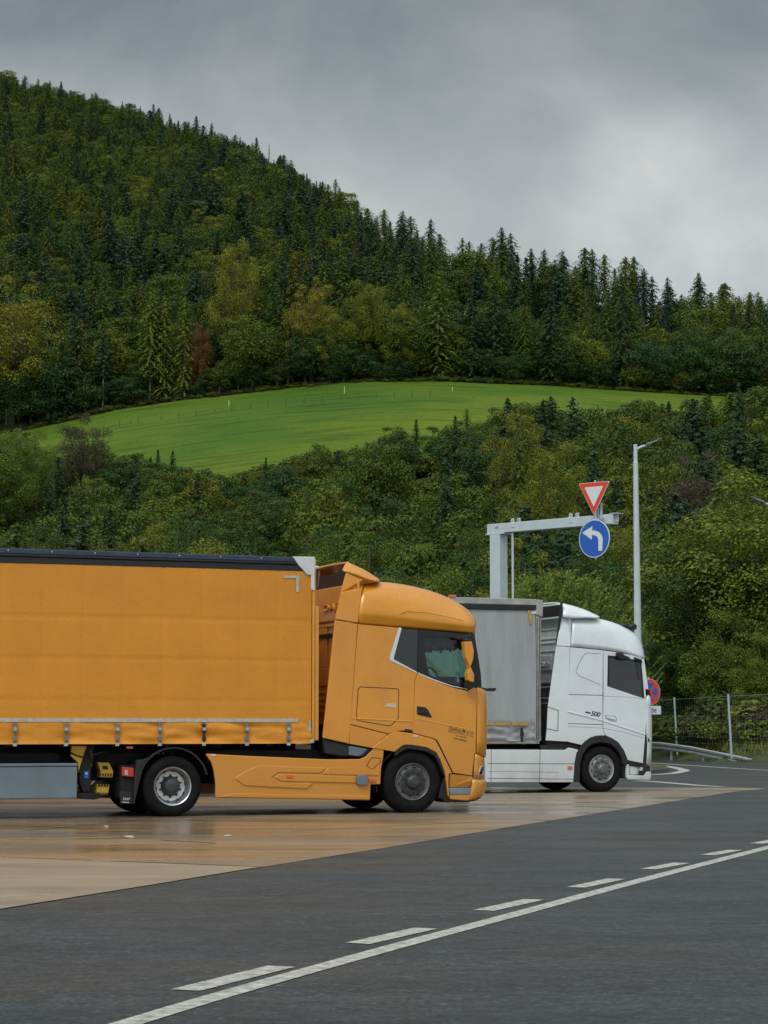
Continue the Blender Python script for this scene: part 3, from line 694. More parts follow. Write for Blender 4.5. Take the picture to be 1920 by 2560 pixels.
# front corner and nose
nose = []
for r in ([(1402,1102,.0),(1432,1104,.02),(1464,1122,.07),(1480,1142,.28)], [(1411,1185,-.004),(1450,1186,.01),(1484,1192,.07),(1490,1200,.28)],
          [(1407,1450,-.004),(1450,1450,.01),(1486,1450,.07),(1492,1450,.28)], [(1401,1634,-.004),(1440,1652,.01),(1474,1668,.07),(1480,1672,.28)]):
    p = px_pts(A, Z1, r); q = p[-1].copy(); q.y = 1.0; q.x += .06; nose.append(p+[q])
grid('front_panel', mirrored(nose, W), O, truck, solid=.02, sub=1)
low = []
for r in ([(1392,1640,.0),(1440,1655,.02),(1462,1672,.08),(1466,1676,.3)], [(1384,1700,0),(1430,1705,.02),(1468,1712,.09),(1473,1715,.3)],
          [(1378,1845,0),(1436,1852,.02),(1466,1850,.10),(1470,1850,.3)]):
    p = px_pts(A, Z1, r); q = p[-1].copy(); q.y = 1.0; q.x += .05; low.append(p+[q])
grid('lamp_surround', mirrored(low, W), O, truck, solid=.02, sub=1)
P = px_pts(A, Z1, [(1449,1737,.0),(1476,1742,.05),(1473,1820,.05),(1416,1812,-.01)]); mb = MB(); tri_prism(mb, P, .03); h_ = mb.build('headlight', M['lens'], truck, bevel=.006)
P = px_pts(A, Z1, [(1452,1745,-.006),(1462,1747,.0),(1446,1808,-.005),(1428,1806,-.012)]); mb = MB(); tri_prism(mb, P, .01); mb.build('lamp_insert', M['interior'], h_)
bp = []
for r in ([(1372,1850,.0),(1436,1858,.02),(1476,1854,.09),(1480,1856,.35)], [(1360,1915,-.004),(1436,1905,.01),(1480,1890,.08),(1485,1888,.35)],
          [(1345,1985,-.004),(1430,1970,.01),(1478,1935,.10),(1483,1930,.35)], [(1340,2018,.02),(1400,2010,.05),(1440,1992,.14),(1470,1960,.4)]):
    p = px_pts(A, Z1, r); q = p[-1].copy(); q.y = 1.0; q.x += .06; bp.append(p+[q])
grid('bumper', mirrored(bp, W), O, truck, solid=.02, sub=1)
panel('step_panel', A, Z1, [(1190,1805,.0),(1368,1825,.0),(1376,1852,.0),(1362,1912,.05),(1178,1916,.05)], O, truck, th=.03, mirror=W)
panel('step', A, Z1, [(1176,1920),(1368,1917),(1345,1972),(1190,1972)], M['stepgrey'], truck, w=-.01, th=.2, bevel=.012, mirror=W)
panel('step_skirt', A, Z1, [(1188,1974),(1348,1974),(1342,2018),(1190,2010)], O, truck, w=.0, th=.05, bevel=.008, mirror=W)
panel('bumper_lip', A, Z1, [(1185,2010),(1345,2022),(1400,2010),(1440,1996),(1400,2022),(1330,2034),(1185,2034)], M['black'], truck, w=.05, th=.1, mirror=W)
panel('front_guard', A, Z1, [(1165,1800),(1180,1805),(1178,1975),(1188,2040),(1140,2035),(1130,2010),(1095,2000),(1120,1900)], M['chassis'], truck, w=.03, th=.4, bevel=.01)
# fender over the front wheel
panel('fender', A, Z1, [(556,1596),(626,1532),(690,1484),(722,1466),(760,1458),(882,1474),(1052,1520),(1072,1532),(1098,1578),(1206,1800),(1180,1806),(1176,1915),(1184,1990),(1172,1985),(1160,1880),(1146,1790),(1110,1690),(1076,1630),(1000,1590),(876,1570),(820,1568),(800,1576),(738,1626),(700,1618)], O, truck, w=-.012, th=.05, bevel=.012, mirror=W)
panel('wheel_arch_lip', A, Z1, [(738,1628),(800,1578),(822,1570),(876,1572),(1000,1592),(1076,1632),(1110,1692),(1146,1792),(1150,1830),(1130,1800),(1085,1690),(1060,1655),(990,1620),(880,1602),(830,1602),(780,1632),(742,1660)], M['black'], truck, w=.0, th=.3, bevel=.006)
panel('arch_gap', A, Z1, [(1054,1516),(1080,1524),(1106,1572),(1216,1800),(1200,1802),(1096,1580),(1070,1536)], M['chassis'], truck, w=-.006, th=.02, bevel=0)
mb = MB(); c_ = A.T(Z1(885,1890), 0)      # inner arch liner
mb.lathe([(.06,.60),(.75,.60)], (c_.x, 0, c_.z), 24, -.2, pi+.2); mb.build('wheel_housing', M['chassis'], truck, solid=.02)
panel('marker_lamp', A, Z1, [(888,1487),(928,1490),(926,1506),(888,1502)], M['whiteink'], truck, w=-.018, th=.01, bevel=.003)
panel('type_plate', A, Z1, [(818,1438),(880,1446),(880,1464),(818,1456)], M['black'], truck, w=-.004, th=.006, bevel=0)
# side skirt
sk = [(108,1680),(120,1672),(400,1688),(1050,1716),(1290,1714),(1335,1696),(1392,1640),(1430,1600),(1475,1655),(1470,1700),(1455,1780),(1448,1908),(1373,1909),(1369,2031),(180,2010),(182,1900),(168,1800),(150,1740)]
panel('side_skirt', A, Z3, sk, O, truck, w=.0, th=.05, bevel=.012, mirror=W)
for q in ([(330,1862),(420,1800),(525,1762),(1030,1782),(992,1822),(665,1816),(612,1855),(675,1896),(930,1898),(882,1942),(405,1918)],
          [(632,1856),(672,1826),(1262,1845),(1262,1898),(690,1884)],
          [(192,2006),(325,1978),(1366,1995),(1366,2026)], [(1050,1780),(1400,1790),(1440,1800),(1436,1838),(1262,1836),(1010,1828)]):
    P = px_pts(A, Z3, q, -.016); mb = MB(); tri_prism(mb, P, .02); mb.build('skirt_moulding', O, truck, bevel=.014, seg=3, ang=50)
grooves('flap_gap', A, Z3, [[(1340,1765),(1380,1702),(1448,1708),(1446,1740),(1385,1792),(1340,1765)]], M['seam'], truck, wd=.008)
for Zf, q in ((Z3, [(728,1834),(778,1836),(778,1858),(728,1856)]), (Z3, [(1362,1864),(1412,1866),(1412,1890),(1362,1888)])):
    panel('side_marker', A, Zf, q, M['amber'], truck, w=-.03, th=.02, bevel=.005)
panel('skirt_camera', A, Z3, [(1275,1838),(1345,1838),(1354,1850),(1354,1905),(1340,1916),(1280,1914),(1268,1900),(1268,1850)], M['bluegrey'], truck, w=-.05, th=.05, bevel=.012)
panel('skirt_badge', A, Z3, [(147,1674),(182,1676),(182,1692),(147,1690)], M['whiteink'], truck, w=-.008, th=.006, bevel=0)
panel('cab_underside', A, Z1, [(150,1518),(370,1568),(555,1600),(520,1640),(480,1668),(300,1660),(170,1640)], M['black'], truck, w=.04, th=.5, bevel=.02)
panel('air_tank_cover', A, Z1, [(368,1575),(520,1602),(470,1650),(440,1660),(366,1650)], M['bluegrey'], truck, w=.02, th=.1, bevel=.01)
# rear wall of the cab, seen through the gap behind it
uR = A.T(Z1(442,900), 0).x
def RW(x, y, Z=Z1, off=0.0, Fr=A, u=None):
    q = Z(x, y); D = ray(*q); pn = Fr.p0+Fr.d*((uR if u is None else u)-off); k = (pn-CAM).dot(Fr.d)/D.dot(Fr.d); P = CAM+D*k-Fr.p0
    return Vector((P.dot(Fr.d), P.dot(Fr.n), P.z))
zb, zt2 = RW(200,1400).z, RW(200,285).z
mb = MB(); mb.box((uR, .06, zb), (uR+.04, W-.06, zt2)); mb.build('rear_wall', O, truck)
mb = MB(); z1 = RW(150,580).z
mb.box((uR-.05, .10, z1), (uR, W-.10, zt2-.02)); 
mb.build('rear_upper_moulding', O, truck, bevel=.02)
zn0, zn1 = RW(150,945).z, RW(150,620).z
mb = MB(); mb.box((uR-.03, .10, zn0-.30), (uR, W-.10, zn0)); mb.box((uR-.03, .1, zn1), (uR, W-.1, zn1+.06)); 
for k in range(4): mb.box((uR-.03, .15, zn0-.42-.11*k), (uR, W-.15, zn0-.36-.11*k))
mb.box((uR-.025, 1.42, zn0), (uR, W-.1, zn1)); mb.box((uR-.025, .1, zn0), (uR, .55, zn1)); mb.build('rear_ribs', O, truck, bevel=.012)
mb = MB(); mb.box((uR-.02, .3, .62), (uR+.5, W-.3, zb)); mb.build('engine_cover', M['chassis'], truck)
mb = MB(); mb.box((uR-.03, .22, zt2-.02), (uR+.0, W-.22, zt2+.20)); mb.build('roof_cavity_shade', M['seam'], truck)  # dark plate standing in for the shade of the hollow below the spoiler
mb = MB(); a_ = RW(118,280, off=.02); mb.tube([a_, a_+Vector((0, -.06, .26))], .016, 6); mb.build('roof_strut', M['steel'], truck)
# embossed letters on the rear wall (built as raised mesh text)
cu = bpy.data.curves.new('t', 'FONT'); cu.body = 'DAF'; cu.size = 1; cu.extrude = .04; cu.offset = .01
ob = bpy.data.objects.new('t', cu); COL.objects.link(ob); bpy.context.view_layer.update()
me = bpy.data.meshes.new_from_object(ob.evaluated_get(bpy.context.evaluated_depsgraph_get())); bpy.data.objects.remove(ob)
a_ = RW(155,488, off=.055); hgt = RW(155,430, off=.055).z-a_.z
for v in me.vertices:
    c = v.co.copy(); k = hgt/.72; v.co = Vector((a_.x-c.z*.5, a_.y-c.x*k*2.6, a_.z+c.y*k))
link('raised_lettering', me, O, truck)
# chassis, fifth wheel, rear mudguards
ur = A.T(Z2(1328,1905), .05).x; uf_ = A.T(Z1(884,1890), .05).x
mb = MB(); mb.box((ur-.85, .82, .52), (uf_+.6, .92, .84)); mb.box((ur-.85, 1.58, .52), (uf_+.6, 1.68, .84)); mb.box((ur-.8, .92, .55), (ur-.7, 1.58, .8)); mb.box((ur-.4,.75,.84),(ur+.5,1.75,.93))
mb.box((ur+.75, .2, .48), (uf_-.75, 2.3, .80)); mb.box((ur+.6,.3,.80),(uf_-1.2,2.3,1.00)); mb.tube([(ur,.3,.47),(ur,2.2,.47)],.09,10); mb.tube([(uf_,.3,.45),(uf_,2.2,.45)],.08,10)
mb.build('chassis', M['chassis'], truck, bevel=.01)
wheel(truck, uf_, .03, .495, 'steer'); wheel(truck, uf_, W-.03, .495, 'steer', far=True)
wheel(truck, ur, .04, .462, 'drive'); wheel(truck, ur, .37, .462, 'drive'); wheel(truck, ur, W-.04, .462, 'drive', far=True); wheel(truck, ur, W-.37, .462, 'drive', far=True)
for w0 in (.02, W-.62):
    mb = MB(); mb.lathe([(0,.535),(0,.555),(.60,.555),(.60,.535)], (ur, w0, .50), 28, .25, pi-.10); mb.build('mudguard', M['black'], truck, solid=.012, smooth=False)
P = px_pts(A, Z2, [(1050,1720),(1110,1715),(1140,1700),(1095,1800),(1070,1900),(1045,2000),(1034,2062),(1026,2060),(1030,1960),(1034,1850)], .03); mb = MB(); tri_prism(mb, P, .55); mb.build('mudguard_side', M['black'], truck, bevel=.008)
panel('tail_lamp_bracket', A, Z2, [(925,1760),(1035,1762),(1032,2050),(930,2010)], M['chassis'], truck, w=.14, th=.4, bevel=.01)
panel('tail_lamp', A, Z2, [(938,1772),(1028,1782),(1028,1850),(1020,1852),(938,1842)], M['red'], truck, w=.08, th=.06, bevel=.008)
panel('tail_lamp_reflector', A, Z2, [(958,1795),(982,1797),(982,1838),(958,1836)], M['lens'], truck, w=.072, th=.01, bevel=.002)
fl = panel('mud_flap', A, Z2, [(920,1960),(1020,1965),(1018,2060),(925,2055)], M['black'], truck, w=.10, th=.02, bevel=.004)
text('DAF', Z2(944,2027), Z2(998,2031), A, .09, M['whiteink'], truck, 'flap_lettering', shear=.2, stroke=.012)
panel('flap_underline', A, Z2, [(938,2040),(992,2044),(992,2050),(938,2046)], M['whiteink'], truck, w=.09, th=.004, bevel=0)
# lettering on the cab
text('Optilog JM s.r.o.', Z1(1176,1444), Z1(1381,1486), A, -.006, M['ink'], truck, 'door_lettering', hscale=1.15, stroke=.008)
text('Železničná 1104/22, Hlohovec', Z1(1172,1462), Z1(1381,1506), A, -.006, M['inkthin'], truck, 'door_small_print', hscale=1.1)
text('IČ: 36823901', Z1(1236,1500), Z1(1320,1516), A, -.006, M['inkthin'], truck, 'door_small_print', hscale=1.1)
text('www.optilog.cz', Z1(1216,1520), Z1(1326,1543), A, -.006, M['ink'], truck, 'door_small_print', hscale=1.2, stroke=.01)
text('XG', Z1(652,1254), Z1(752,1262), A, -.006, M['badge'], truck, 'model_badge', hscale=.62, shear=.35, stroke=.05)

# ---------------------------------------------------------------- orange trailer
WT = 2.55
trailer = empty('semi_trailer', A.p0+A.d*-6.0, A.yaw, 'orange curtain sided semi trailer with navy roof rail and white front corner cap', 'semi trailer')
A2 = Frame(790, 2037, radians(21.4)); off = 6.0
_T = A2.T
def T2(q, w=0.0):
    v = _T(q, w); v.x += off; return v
A2.T = T2
uF = T2(Z3(918,700)).x; uB = uF-13.4
zc0, zc1 = T2(Z3(500,1595)).z, T2(Z3(820,255)).z
zs_ = T2(Z3(500,1440)).z                         # start of the loose lower hem
# curtain: a finely divided sheet with weld lines and a wrinkled hem
nu, nz_ = 420, 70; vs = []; fs = []
strap_u = [T2(Z2(112,1500)).x, T2(Z2(505,1500)).x, T2(Z2(898,1500)).x, T2(Z2(1224,1500)).x, T2(Z3(88,1500)).x, T2(Z3(418,1500)).x, T2(Z3(738,1500)).x]
d_ = strap_u[1]-strap_u[0]; ext = [strap_u[0]-d_*i for i in range(1, 7)]
for i in range(nu+1):
    u = uB+(uF-uB)*i/nu
    for j in range(nz_+1):
        t = j/nz_; z = zc0+(zc1-zc0)*t
        d = .006*noise.noise(Vector((u*.6, z*1.3, 0)))
        for zz in (.24, .47, .70): 
            q = (t-zz)/.006
            d += .007*math.exp(-q*q)
        for s_ in range(-3, 40):
            q = (u-(uF-.55-s_*.62))/.03
            if abs(q) < 3: d += .0045*math.exp(-q*q)
        if z < zs_+.06:
            a = sstep((zs_+.06-z)/.10); low_ = sstep((u-(uF-4.6))/1.5)
            near = min(abs(u-s) for s in strap_u+ext)
            d += a*(.014+.030*low_)*(noise.noise(Vector((u*1.9, z*9+u*.8, 4)))+.4*noise.noise(Vector((u*4, z*20, 7))))-.012*a*(1-math.exp(-(near/.10)**2))
            d -= .02*math.exp(-((z-zc0)/.03)**2)*a
        vs.append(Vector((u, d, z)))
for i in range(nu):
    for j in range(nz_):
        b = i*(nz_+1)+j; fs.append((b, b+1, b+nz_+2, b+nz_+1))
mesh('curtain', vs, fs, M['curtain'], trailer, smooth=True, fix=False)
mesh('curtain', [Vector((v.x, WT-v.y, v.z)) for v in vs[::1]][:], [f[::-1] for f in fs], M['curtain'], trailer, smooth=True, fix=False)
ztop = T2(Z3(400,150)).z; zmid = T2(Z3(400,190)).z
uC = T2(Z3(800,170)).x
mb = MB(); mb.box((uB, -.015, zmid), (uC+.02, .09, ztop)); mb.box((uB, WT-.09, zmid), (uC+.02, WT+.015, ztop)); mb.build('roof_rail', M['navy'], trailer, bevel=.012, split=True)
mb = MB(); mb.box((uB, -.028, zmid-.035), (uC+.05, .05, zmid-.004)); mb.box((uB, -.008, zc1-.03), (uC+.12, .04, zmid-.04)); mb.build('curtain_track', M['black'], trailer, bevel=.008, split=True)
mb = MB(); mb.box((uB, .09, ztop-.06), (uF, WT-.09, ztop-.02)); mb.build('roof_sheet', M['greycurtain'], trailer)
mb = MB(); u = T2(Z3(530,165)).x; du = T2(Z3(530,165)).x-T2(Z3(218,152)).x
while u > uB: mb.lathe([(-.012,.014),(-.02,.012),(-.022,.001)], (u, -.006, ztop-.035), 8); u -= du
mb.build('rail_bolt', M['steel'], trailer, split=True)
panel('corner_cap', A2, Z3, [(775,157),(820,158),(943,160),(949,170),(948,232),(944,300),(946,418),(920,416),(917,302),(888,298),(850,255),(820,225)], M['whitepl'], trailer, w=-.035, th=.12, bevel=.012)
mb = MB(); a_ = T2(Z3(948,240), -.03); mb.tube([a_, a_+Vector((.05, 0, 0))], .02, 8); mb.build('corner_pin', M['whitepl'], trailer)
mb = MB(); z_ = T2(Z3(930,416)).z; zb_ = T2(Z3(925,1585)).z
mb.box((uF+.01, -.02, zb_), (uF+.05, .10, z_)); mb.box((uF+.06, .0, zb_+.03), (uF+.125, .10, z_-.25)); mb.box((uF+.055,.004,zb_),(uF+.06,.08,z_)); 
mb.box((uF+.01, WT-.10, zb_), (uF+.125, WT+.02, z_)); mb.build('front_post', M['orange'], trailer, bevel=.008, split=True)
mb = MB(); mb.box((uF+.06, .10, zb_), (uF+.11, WT-.10, ztop-.02)); mb.build('front_wall', M['orange'], trailer)
mb = MB(); P = px_pts(A2, Z3, [(897,1418),(912,1420),(914,1500),(905,1516),(895,1500)], -.03); tri_prism(mb, P, .02); mb.build('curtain_ratchet', M['steel'], trailer, bevel=.004)
P = px_pts(A2, Z3, [(905,1570),(935,1560),(935,1590),(905,1592)], -.03); mb = MB(); tri_prism(mb, P, .05); mb.build('post_foot', M['steel'], trailer, bevel=.004)
# marking tape
mb = MB(); a_, b_ = T2(Z2(700,1402)).z, T2(Z2(700,1425)).z; ue = T2(Z3(812,1410)).x
zc = (a_+b_)/2
mb.box((uB, -.014, zc-.028), (ue, -.008, zc+.028)); mb.build('marking_tape', M['reflect'], trailer)
P = px_pts(A2, Z3, [(703,303),(825,306),(822,432),(800,430),(800,325),(703,323)], -.012); mb = MB(); tri_prism(mb, P, .004); mb.build('corner_marking', M['reflect'], trailer)
for u in strap_u+ext:
    mb = MB(); mb.box((u-.022, -.028, zc0-.03), (u+.022, -.022, zs_)); mb.box((u-.028, -.045, zs_-.13), (u+.028, -.024, zs_-.04)); mb.box((u-.03, -.042, zs_-.26), (u+.03, -.024, zs_-.20)); mb.box((u-.05,-.026,zs_-.03),(u+.05,-.020,zs_-.015))
    o = mb.build('buckle_strap', M['strap'] if abs(u-strap_u[4]) > .01 else M['black'], trailer, bevel=.004)
    mb = MB(); mb.box((u-.026, -.052, zs_-.11), (u+.026, -.040, zs_-.065)); mb.box((u-.03, -.04, zc0-.03), (u+.03, -.022, zc0+.01)); mb.build('buckle', M['steel'], o, bevel=.003, split=True)
# floor frame, running gear
mb = MB(); mb.box((uB, .05, zc0+.02), (uF+.1, WT-.05, zc0+.10)); mb.box((uB, .75, zc0-.14), (uF, .87, zc0+.02)); mb.box((uB, 1.7, zc0-.14), (uF, 1.82, zc0+.02))
for k in range(16): mb.box((uB+.4+k*.82, .06, zc0-.04), (uB+.48+k*.82, WT-.06, zc0+.02))
mb.build('floor_frame', M['chassis'], trailer)
panel('front_beam', A2, Z3, [(440,1610),(600,1625),(650,1655),(440,1665)], M['redboard'], trailer, w=.9, th=.1)
bx0, bx1 = T2(Z2(0,1800)).x-3.2, T2(Z2(598,1800)).x; bz0, bz1 = T2(Z2(300,2018)).z, T2(Z2(300,1747)).z
mb = MB(); mb.box((bx0, .03, bz0), (bx1, .75, bz1-.05)); mb.box((bx0, .02, bz1-.045), (bx1+.003, .76, bz1)); mb.build('pallet_box', M['bluegrey'], trailer, bevel=.012)
mb = MB(); mb.box((bx0+.2, .4, bz1), (bx1-.2, WT-.4, zc0-.14)); mb.build('under_frame', M['chassis'], trailer)
panel('yellow_bracket', A2, Z2, [(550,1612),(668,1612),(640,1690),(618,1760),(604,1820),(600,1740),(545,1690)], M['yellow'], trailer, w=.10, th=.06, bevel=.006)
leg = panel('landing_leg', A2, Z2, [(668,1615),(690,1600),(720,1610),(722,1700),(700,1800),(696,1960),(640,1970),(612,1900),(606,1800),(625,1700)], M['chassis'], trailer, w=.14, th=.18, bevel=.01)
panel('leg_foot', A2, Z2, [(560,1985),(620,1975),(770,1972),(765,2015),(720,2025),(600,2018)], M['chassis'], trailer, w=.10, th=.3, bevel=.01)
panel('blue_sticker', A2, Z2, [(648,1805),(680,1805),(680,1860),(648,1860)], M['blue'], trailer, w=.13, th=.005, bevel=0)
panel('sticker_print', A2, Z2, [(655,1818),(673,1818),(673,1828),(655,1828)], M['whiteink'], trailer, w=.128, th=.002, bevel=0)
mb = MB(); mb.tube([A2.T(Z2(690,1640),.1), A2.T(Z2(705,1700),.1), A2.T(Z2(700,1770),.1)], .02, 8); mb.tube([A2.T(Z2(715,1680),.1), A2.T(Z2(790,1660),.1), A2.T(Z2(850,1655),.2)], .01, 6); mb.tube([A2.T(Z2(540,1665),.1), A2.T(Z2(600,1690),.1), A2.T(Z2(640,1700),.1)], .014, 6); mb.build('crank_handle', M['black'], trailer)
panel('side_marker', A2, Z2, [(972,1615),(1022,1616),(1022,1634),(972,1633)], M['amber'], trailer, w=.02, th=.03, bevel=.004)
for q, nm in (([(748,1738),(838,1740),(872,1812),(862,1855),(765,1852),(775,1812)], 0), ([(740,1972),(748,1905),(842,1908),(832,1974)], 1)):
    c = panel('wheel_chock', A2, Z2, q, M['yellow'], trailer, w=.22, th=.22, bevel=.006)
    mb = MB()
    if nm == 0:
        for k in range(5):
            P = px_pts(A2, Z2, [(768+20*k,1824),(780+20*k,1824),(772+20*k,1848),(764+20*k,1848)], .212); mb.prism(P, .006)
        P = px_pts(A2, Z2, [(786,1766),(822,1766),(832,1792),(792,1792)], .212); mb.prism(P, .006)
    else:
        for k in range(4):
            P = px_pts(A2, Z2, [(756+22*k,1904),(772+22*k,1904),(764+22*k,1926),(750+22*k,1926)], .212); mb.prism(P, .006)
    mb.build('chock_slots', M['chassis'], c)
mb = MB(); mb.box((bx1+.02, .5, .55), (bx1+1.3, 2.0, zc0-.14)); mb.build('spare_frame', M['chassis'], trailer)
for k in range(3):
    for w0, fa in ((.04, False), (WT-.04, True)): wheel(trailer, uB+2.4+k*1.31, w0, .5, 'steer', far=fa)
mb = MB(); mb.box((uB-.05, 0, zc0), (uB, WT, ztop)); mb.build('rear_doors', M['greycurtain'], trailer, bevel=.01)

# ================================================================== WHITE TRUCK
B = Frame(1500, 1981, radians(21.4)); wt = empty('truck', B.p0, B.yaw, 'white tractor unit with number 500 on its side, parked behind the orange one', 'truck')
WH = M['white']
P = px_pts(B, Z4, [(905,500),(1125,520),(1150,760),(1345,830),(1440,860),(1440,1090),(1400,1285),(1300,1260),(1240,1150),(1150,1110),(1060,1110),(980,1165),(885,1140)], .04)
mb = MB(); mb.prism(P, W-.08); mb.build('cab_body', M['seamw'], wt)
P = px_pts(B, Z4, [(905,500),(1125,520),(1150,760),(905,800)], .05); 
st = []
for b_, d_, e_ in (((905,487,0),(912,370,.01),(918,284,.12)), ((1000,496,0),(1005,370,.015),(1010,286,.14)), ((1130,509,0),(1120,390,.02),(1110,288,.16)), ((1215,520,0),(1205,410,.03),(1205,311,.19)),
                   ((1300,538,.0),(1290,440,.04),(1295,347,.23)), ((1370,558,.01),(1355,480,.05),(1366,392,.28)), ((1402,572,.05),(1388,505,.10),(1388,440,.45)), ((1414,575,.3),(1408,520,.32),(1400,470,.65))):
    r = px_pts(B, Z4, [b_, d_, e_]); f = r[-1].copy(); f.y = .65 if e_[2] < .6 else .85; f.z += .02; t = r[-1].copy(); t.y = 1.0; t.z += .03; st.append(r+[f, t])
grid('roof', mirrored(st, W), WH, wt, solid=.02, sub=2)
panel('rear_roof_panel', B, Z4, [(840,288,.12),(912,300,.12),(902,486,0),(808,480,0),(820,400,.03)], WH, wt, th=.03, mirror=W)
sp = []
for q in ([(848,282,.03),(850,240,.06),(853,180,.22)], [(910,296,.02),(925,250,.06),(935,197,.24)], [(1000,288,.02),(1010,262,.06),(1020,228,.26)], [(1060,290,.03),(1070,274,.08),(1075,258,.28)], [(1098,293,.08),(1102,286,.14),(1100,278,.32)]):
    r = px_pts(B, Z4, q); m_ = r[-1].copy(); m_.y = 1.0; m_.z += .02; r.append(m_); sp.append(r)
grid('roof_spoiler', mirrored(sp, W), WH, wt, solid=.03, sub=1)
panel('spoiler_edge', B, Z4, [(836,180),(851,180),(842,282),(812,470),(804,470),(826,282)], M['black'], wt, w=.05, th=.04, bevel=.006)
mb = MB(); a_ = B.T(Z4(838,200), .2); b_ = B.T(Z4(838,275), .2)
mb.box((a_.x-.06, .2, b_.z), (a_.x-.02, W-.2, a_.z)); mb.build('spoiler_back', M['chassis'], wt)
mb = MB(); mb.box((a_.x-.05, .2, a_.z-.03), (a_.x+.02, W-.2, a_.z+.03)); mb.box((a_.x-.05, .2, b_.z-.05), (a_.x+.02, W-.2, b_.z)); mb.build('spoiler_frame', WH, wt, bevel=.01, split=True)
panel('side_extender', B, Z4, [(805,486),(899,491),(885,1146),(733,1137),(741,1060),(748,905),(790,600)], WH, wt, th=.04, bevel=.01, mirror=W)
grooves('extender_hatch', B, Z4, [[(747,906),(818,929),(814,1071),(740,1056)]], M['seamw'], wt, w=-.003, wd=.014)
panel('side_panel', B, Z4, [(903,492),(1127,513),(1125,824),(890,818)], WH, wt, th=.03, mirror=W)
panel('hatch_panel', B, Z4, [(889,822),(1125,828),(1125,1026),(885,1019)], WH, wt, th=.03, mirror=W)
panel('lower_side_panel', B, Z4, [(885,1023),(1125,1030),(1129,1072),(1143,1102),(1080,1104),(1040,1116),(1000,1144),(978,1168),(886,1146)], WH, wt, th=.03, mirror=W)
grooves('quarter_recess', B, Z4, [[(940,662),(958,610),(985,560),(1005,536),(1020,532),(1108,537)], [(940,665),(962,690),(1110,752)]], M['seamw'], wt, w=-.002, wd=.008)
mb = MB()
for q in ([(885,930),(1125,996),(1125,1000),(885,940)], [(1128,996),(1422,1090),(1422,1098),(1128,1002)]):
    P = px_pts(B, Z4, q, -.004); mb.add([P[0], P[1], P[2]+Vector((0,-.01,0)), P[3]+Vector((0,-.01,0))], [(0,1,2,3)])
mb.build('body_crease', WH, wt, solid=.004, split=True)
grooves('lower_crease', B, Z4, [[(890,1040),(1125,1052),(1250,1075),(1410,1120)]], M['seamw'], wt, w=-.001, wd=.005)
outer = px_pts(B, Z4, [(1130,514),(1230,528),(1335,548),(1396,574),(1416,700),(1424,850),(1340,838),(1132,830)])
inner = px_pts(B, Z4, [(1160,548),(1240,556),(1340,578),(1392,594),(1402,700),(1414,848),(1340,824),(1156,762)])
mb = MB(); ring(mb, outer, inner, .03); dr = mb.build('door', WH, wt, bevel=.003)
panel('lower_door', B, Z4, [(1132,832),(1340,840),(1425,852),(1430,960),(1420,1090),(1403,1294),(1300,1274),(1272,1205),(1235,1152),(1190,1122),(1148,1103),(1131,1070),(1129,1000)], WH, wt, th=.03, mirror=W)
P = px_pts(B, Z4, [(1157,546),(1240,554),(1342,576),(1394,592),(1404,700),(1416,850),(1340,826),(1154,764)], .015)
mesh('door_glass', P, [tuple(range(len(P)))], M['darkglass'], wt)
mesh('door_glass', [Vector((p.x, W-p.y, p.z)) for p in P], [tuple(range(len(P)))], M['darkglass'], wt)
mb = MB()
for q in ([(1157,546),(1342,576),(1394,592),(1414,850),(1404,846),(1388,604),(1340,588),(1172,562),(1170,752),(1154,762)],):
    P = px_pts(B, Z4, q, .004); tri_prism(mb, P, .01)
mb.build('window_seal', M['black'], wt)
panel('window_reflection_strip', B, Z4, [(1352,595),(1372,600),(1382,720),(1368,716)], glass('teal_reflection_tint', (.3,.6,.55), .8, .05), wt, w=.008, th=.004, bevel=0)  # teal strip laid over the door glass as a painted reflection, not a pane
panel('pillar_trim', B, Z4, [(1398,575),(1412,574),(1441,782),(1424,782),(1410,680)], WH, wt, w=-.004, th=.03, mirror=W)
grooves('door_handle', B, Z4, [[(1143,965),(1205,968),(1222,985),(1218,1004),(1190,1003),(1150,985),(1143,965)]], M['seamw'], wt, w=-.003, wd=.008)
panel('handle_bar', B, Z4, [(1150,968),(1200,974),(1215,990),(1200,992),(1155,982)], WH, wt, w=-.02, th=.02, bevel=.006)
panel('mirror_camera', B, Z4, [(1226,528),(1262,530),(1282,548),(1316,562),(1316,580),(1278,580),(1240,572),(1228,552)], M['black'], wt, w=-.12, th=.10, bevel=.02)
panel('mirror_arm', B, Z4, [(1345,560),(1396,578),(1400,600),(1385,590),(1350,582)], M['black'], wt, w=-.05, th=.06, bevel=.01)
ws = []
for a_, wz in (((1400,575),.12), ((1410,640),.10), ((1424,730),.08), ((1434,800),.07)):
    p = B.T(Z4(*a_), wz); q = p.copy(); q.y = .5; q.x += .12; r = p.copy(); r.y = 1.0; r.x += .16; ws.append([p, q, r])
grid('windscreen', mirrored(ws, W), M['darkglass'], wt, solid=.01, sub=1)
nose = []
for r in ([(1425,852,0),(1434,818,.02),(1450,828,.08),(1458,840,.3)], [(1432,930,0),(1445,930,.01),(1462,930,.07),(1466,930,.3)], [(1422,1088,0),(1440,1088,.01),(1464,1090,.07),(1468,1092,.3)], [(1436,1150,.0),(1445,1150,.01),(1462,1150,.07),(1466,1152,.3)], [(1424,1298,.0),(1440,1302,.01),(1456,1306,.07),(1460,1308,.3)]):
    p = px_pts(B, Z4, r); q = p[-1].copy(); q.y = 1.0; q.x += .05; nose.append(p+[q])
grid('front_panel', mirrored(nose, W), WH, wt, solid=.02, sub=1)
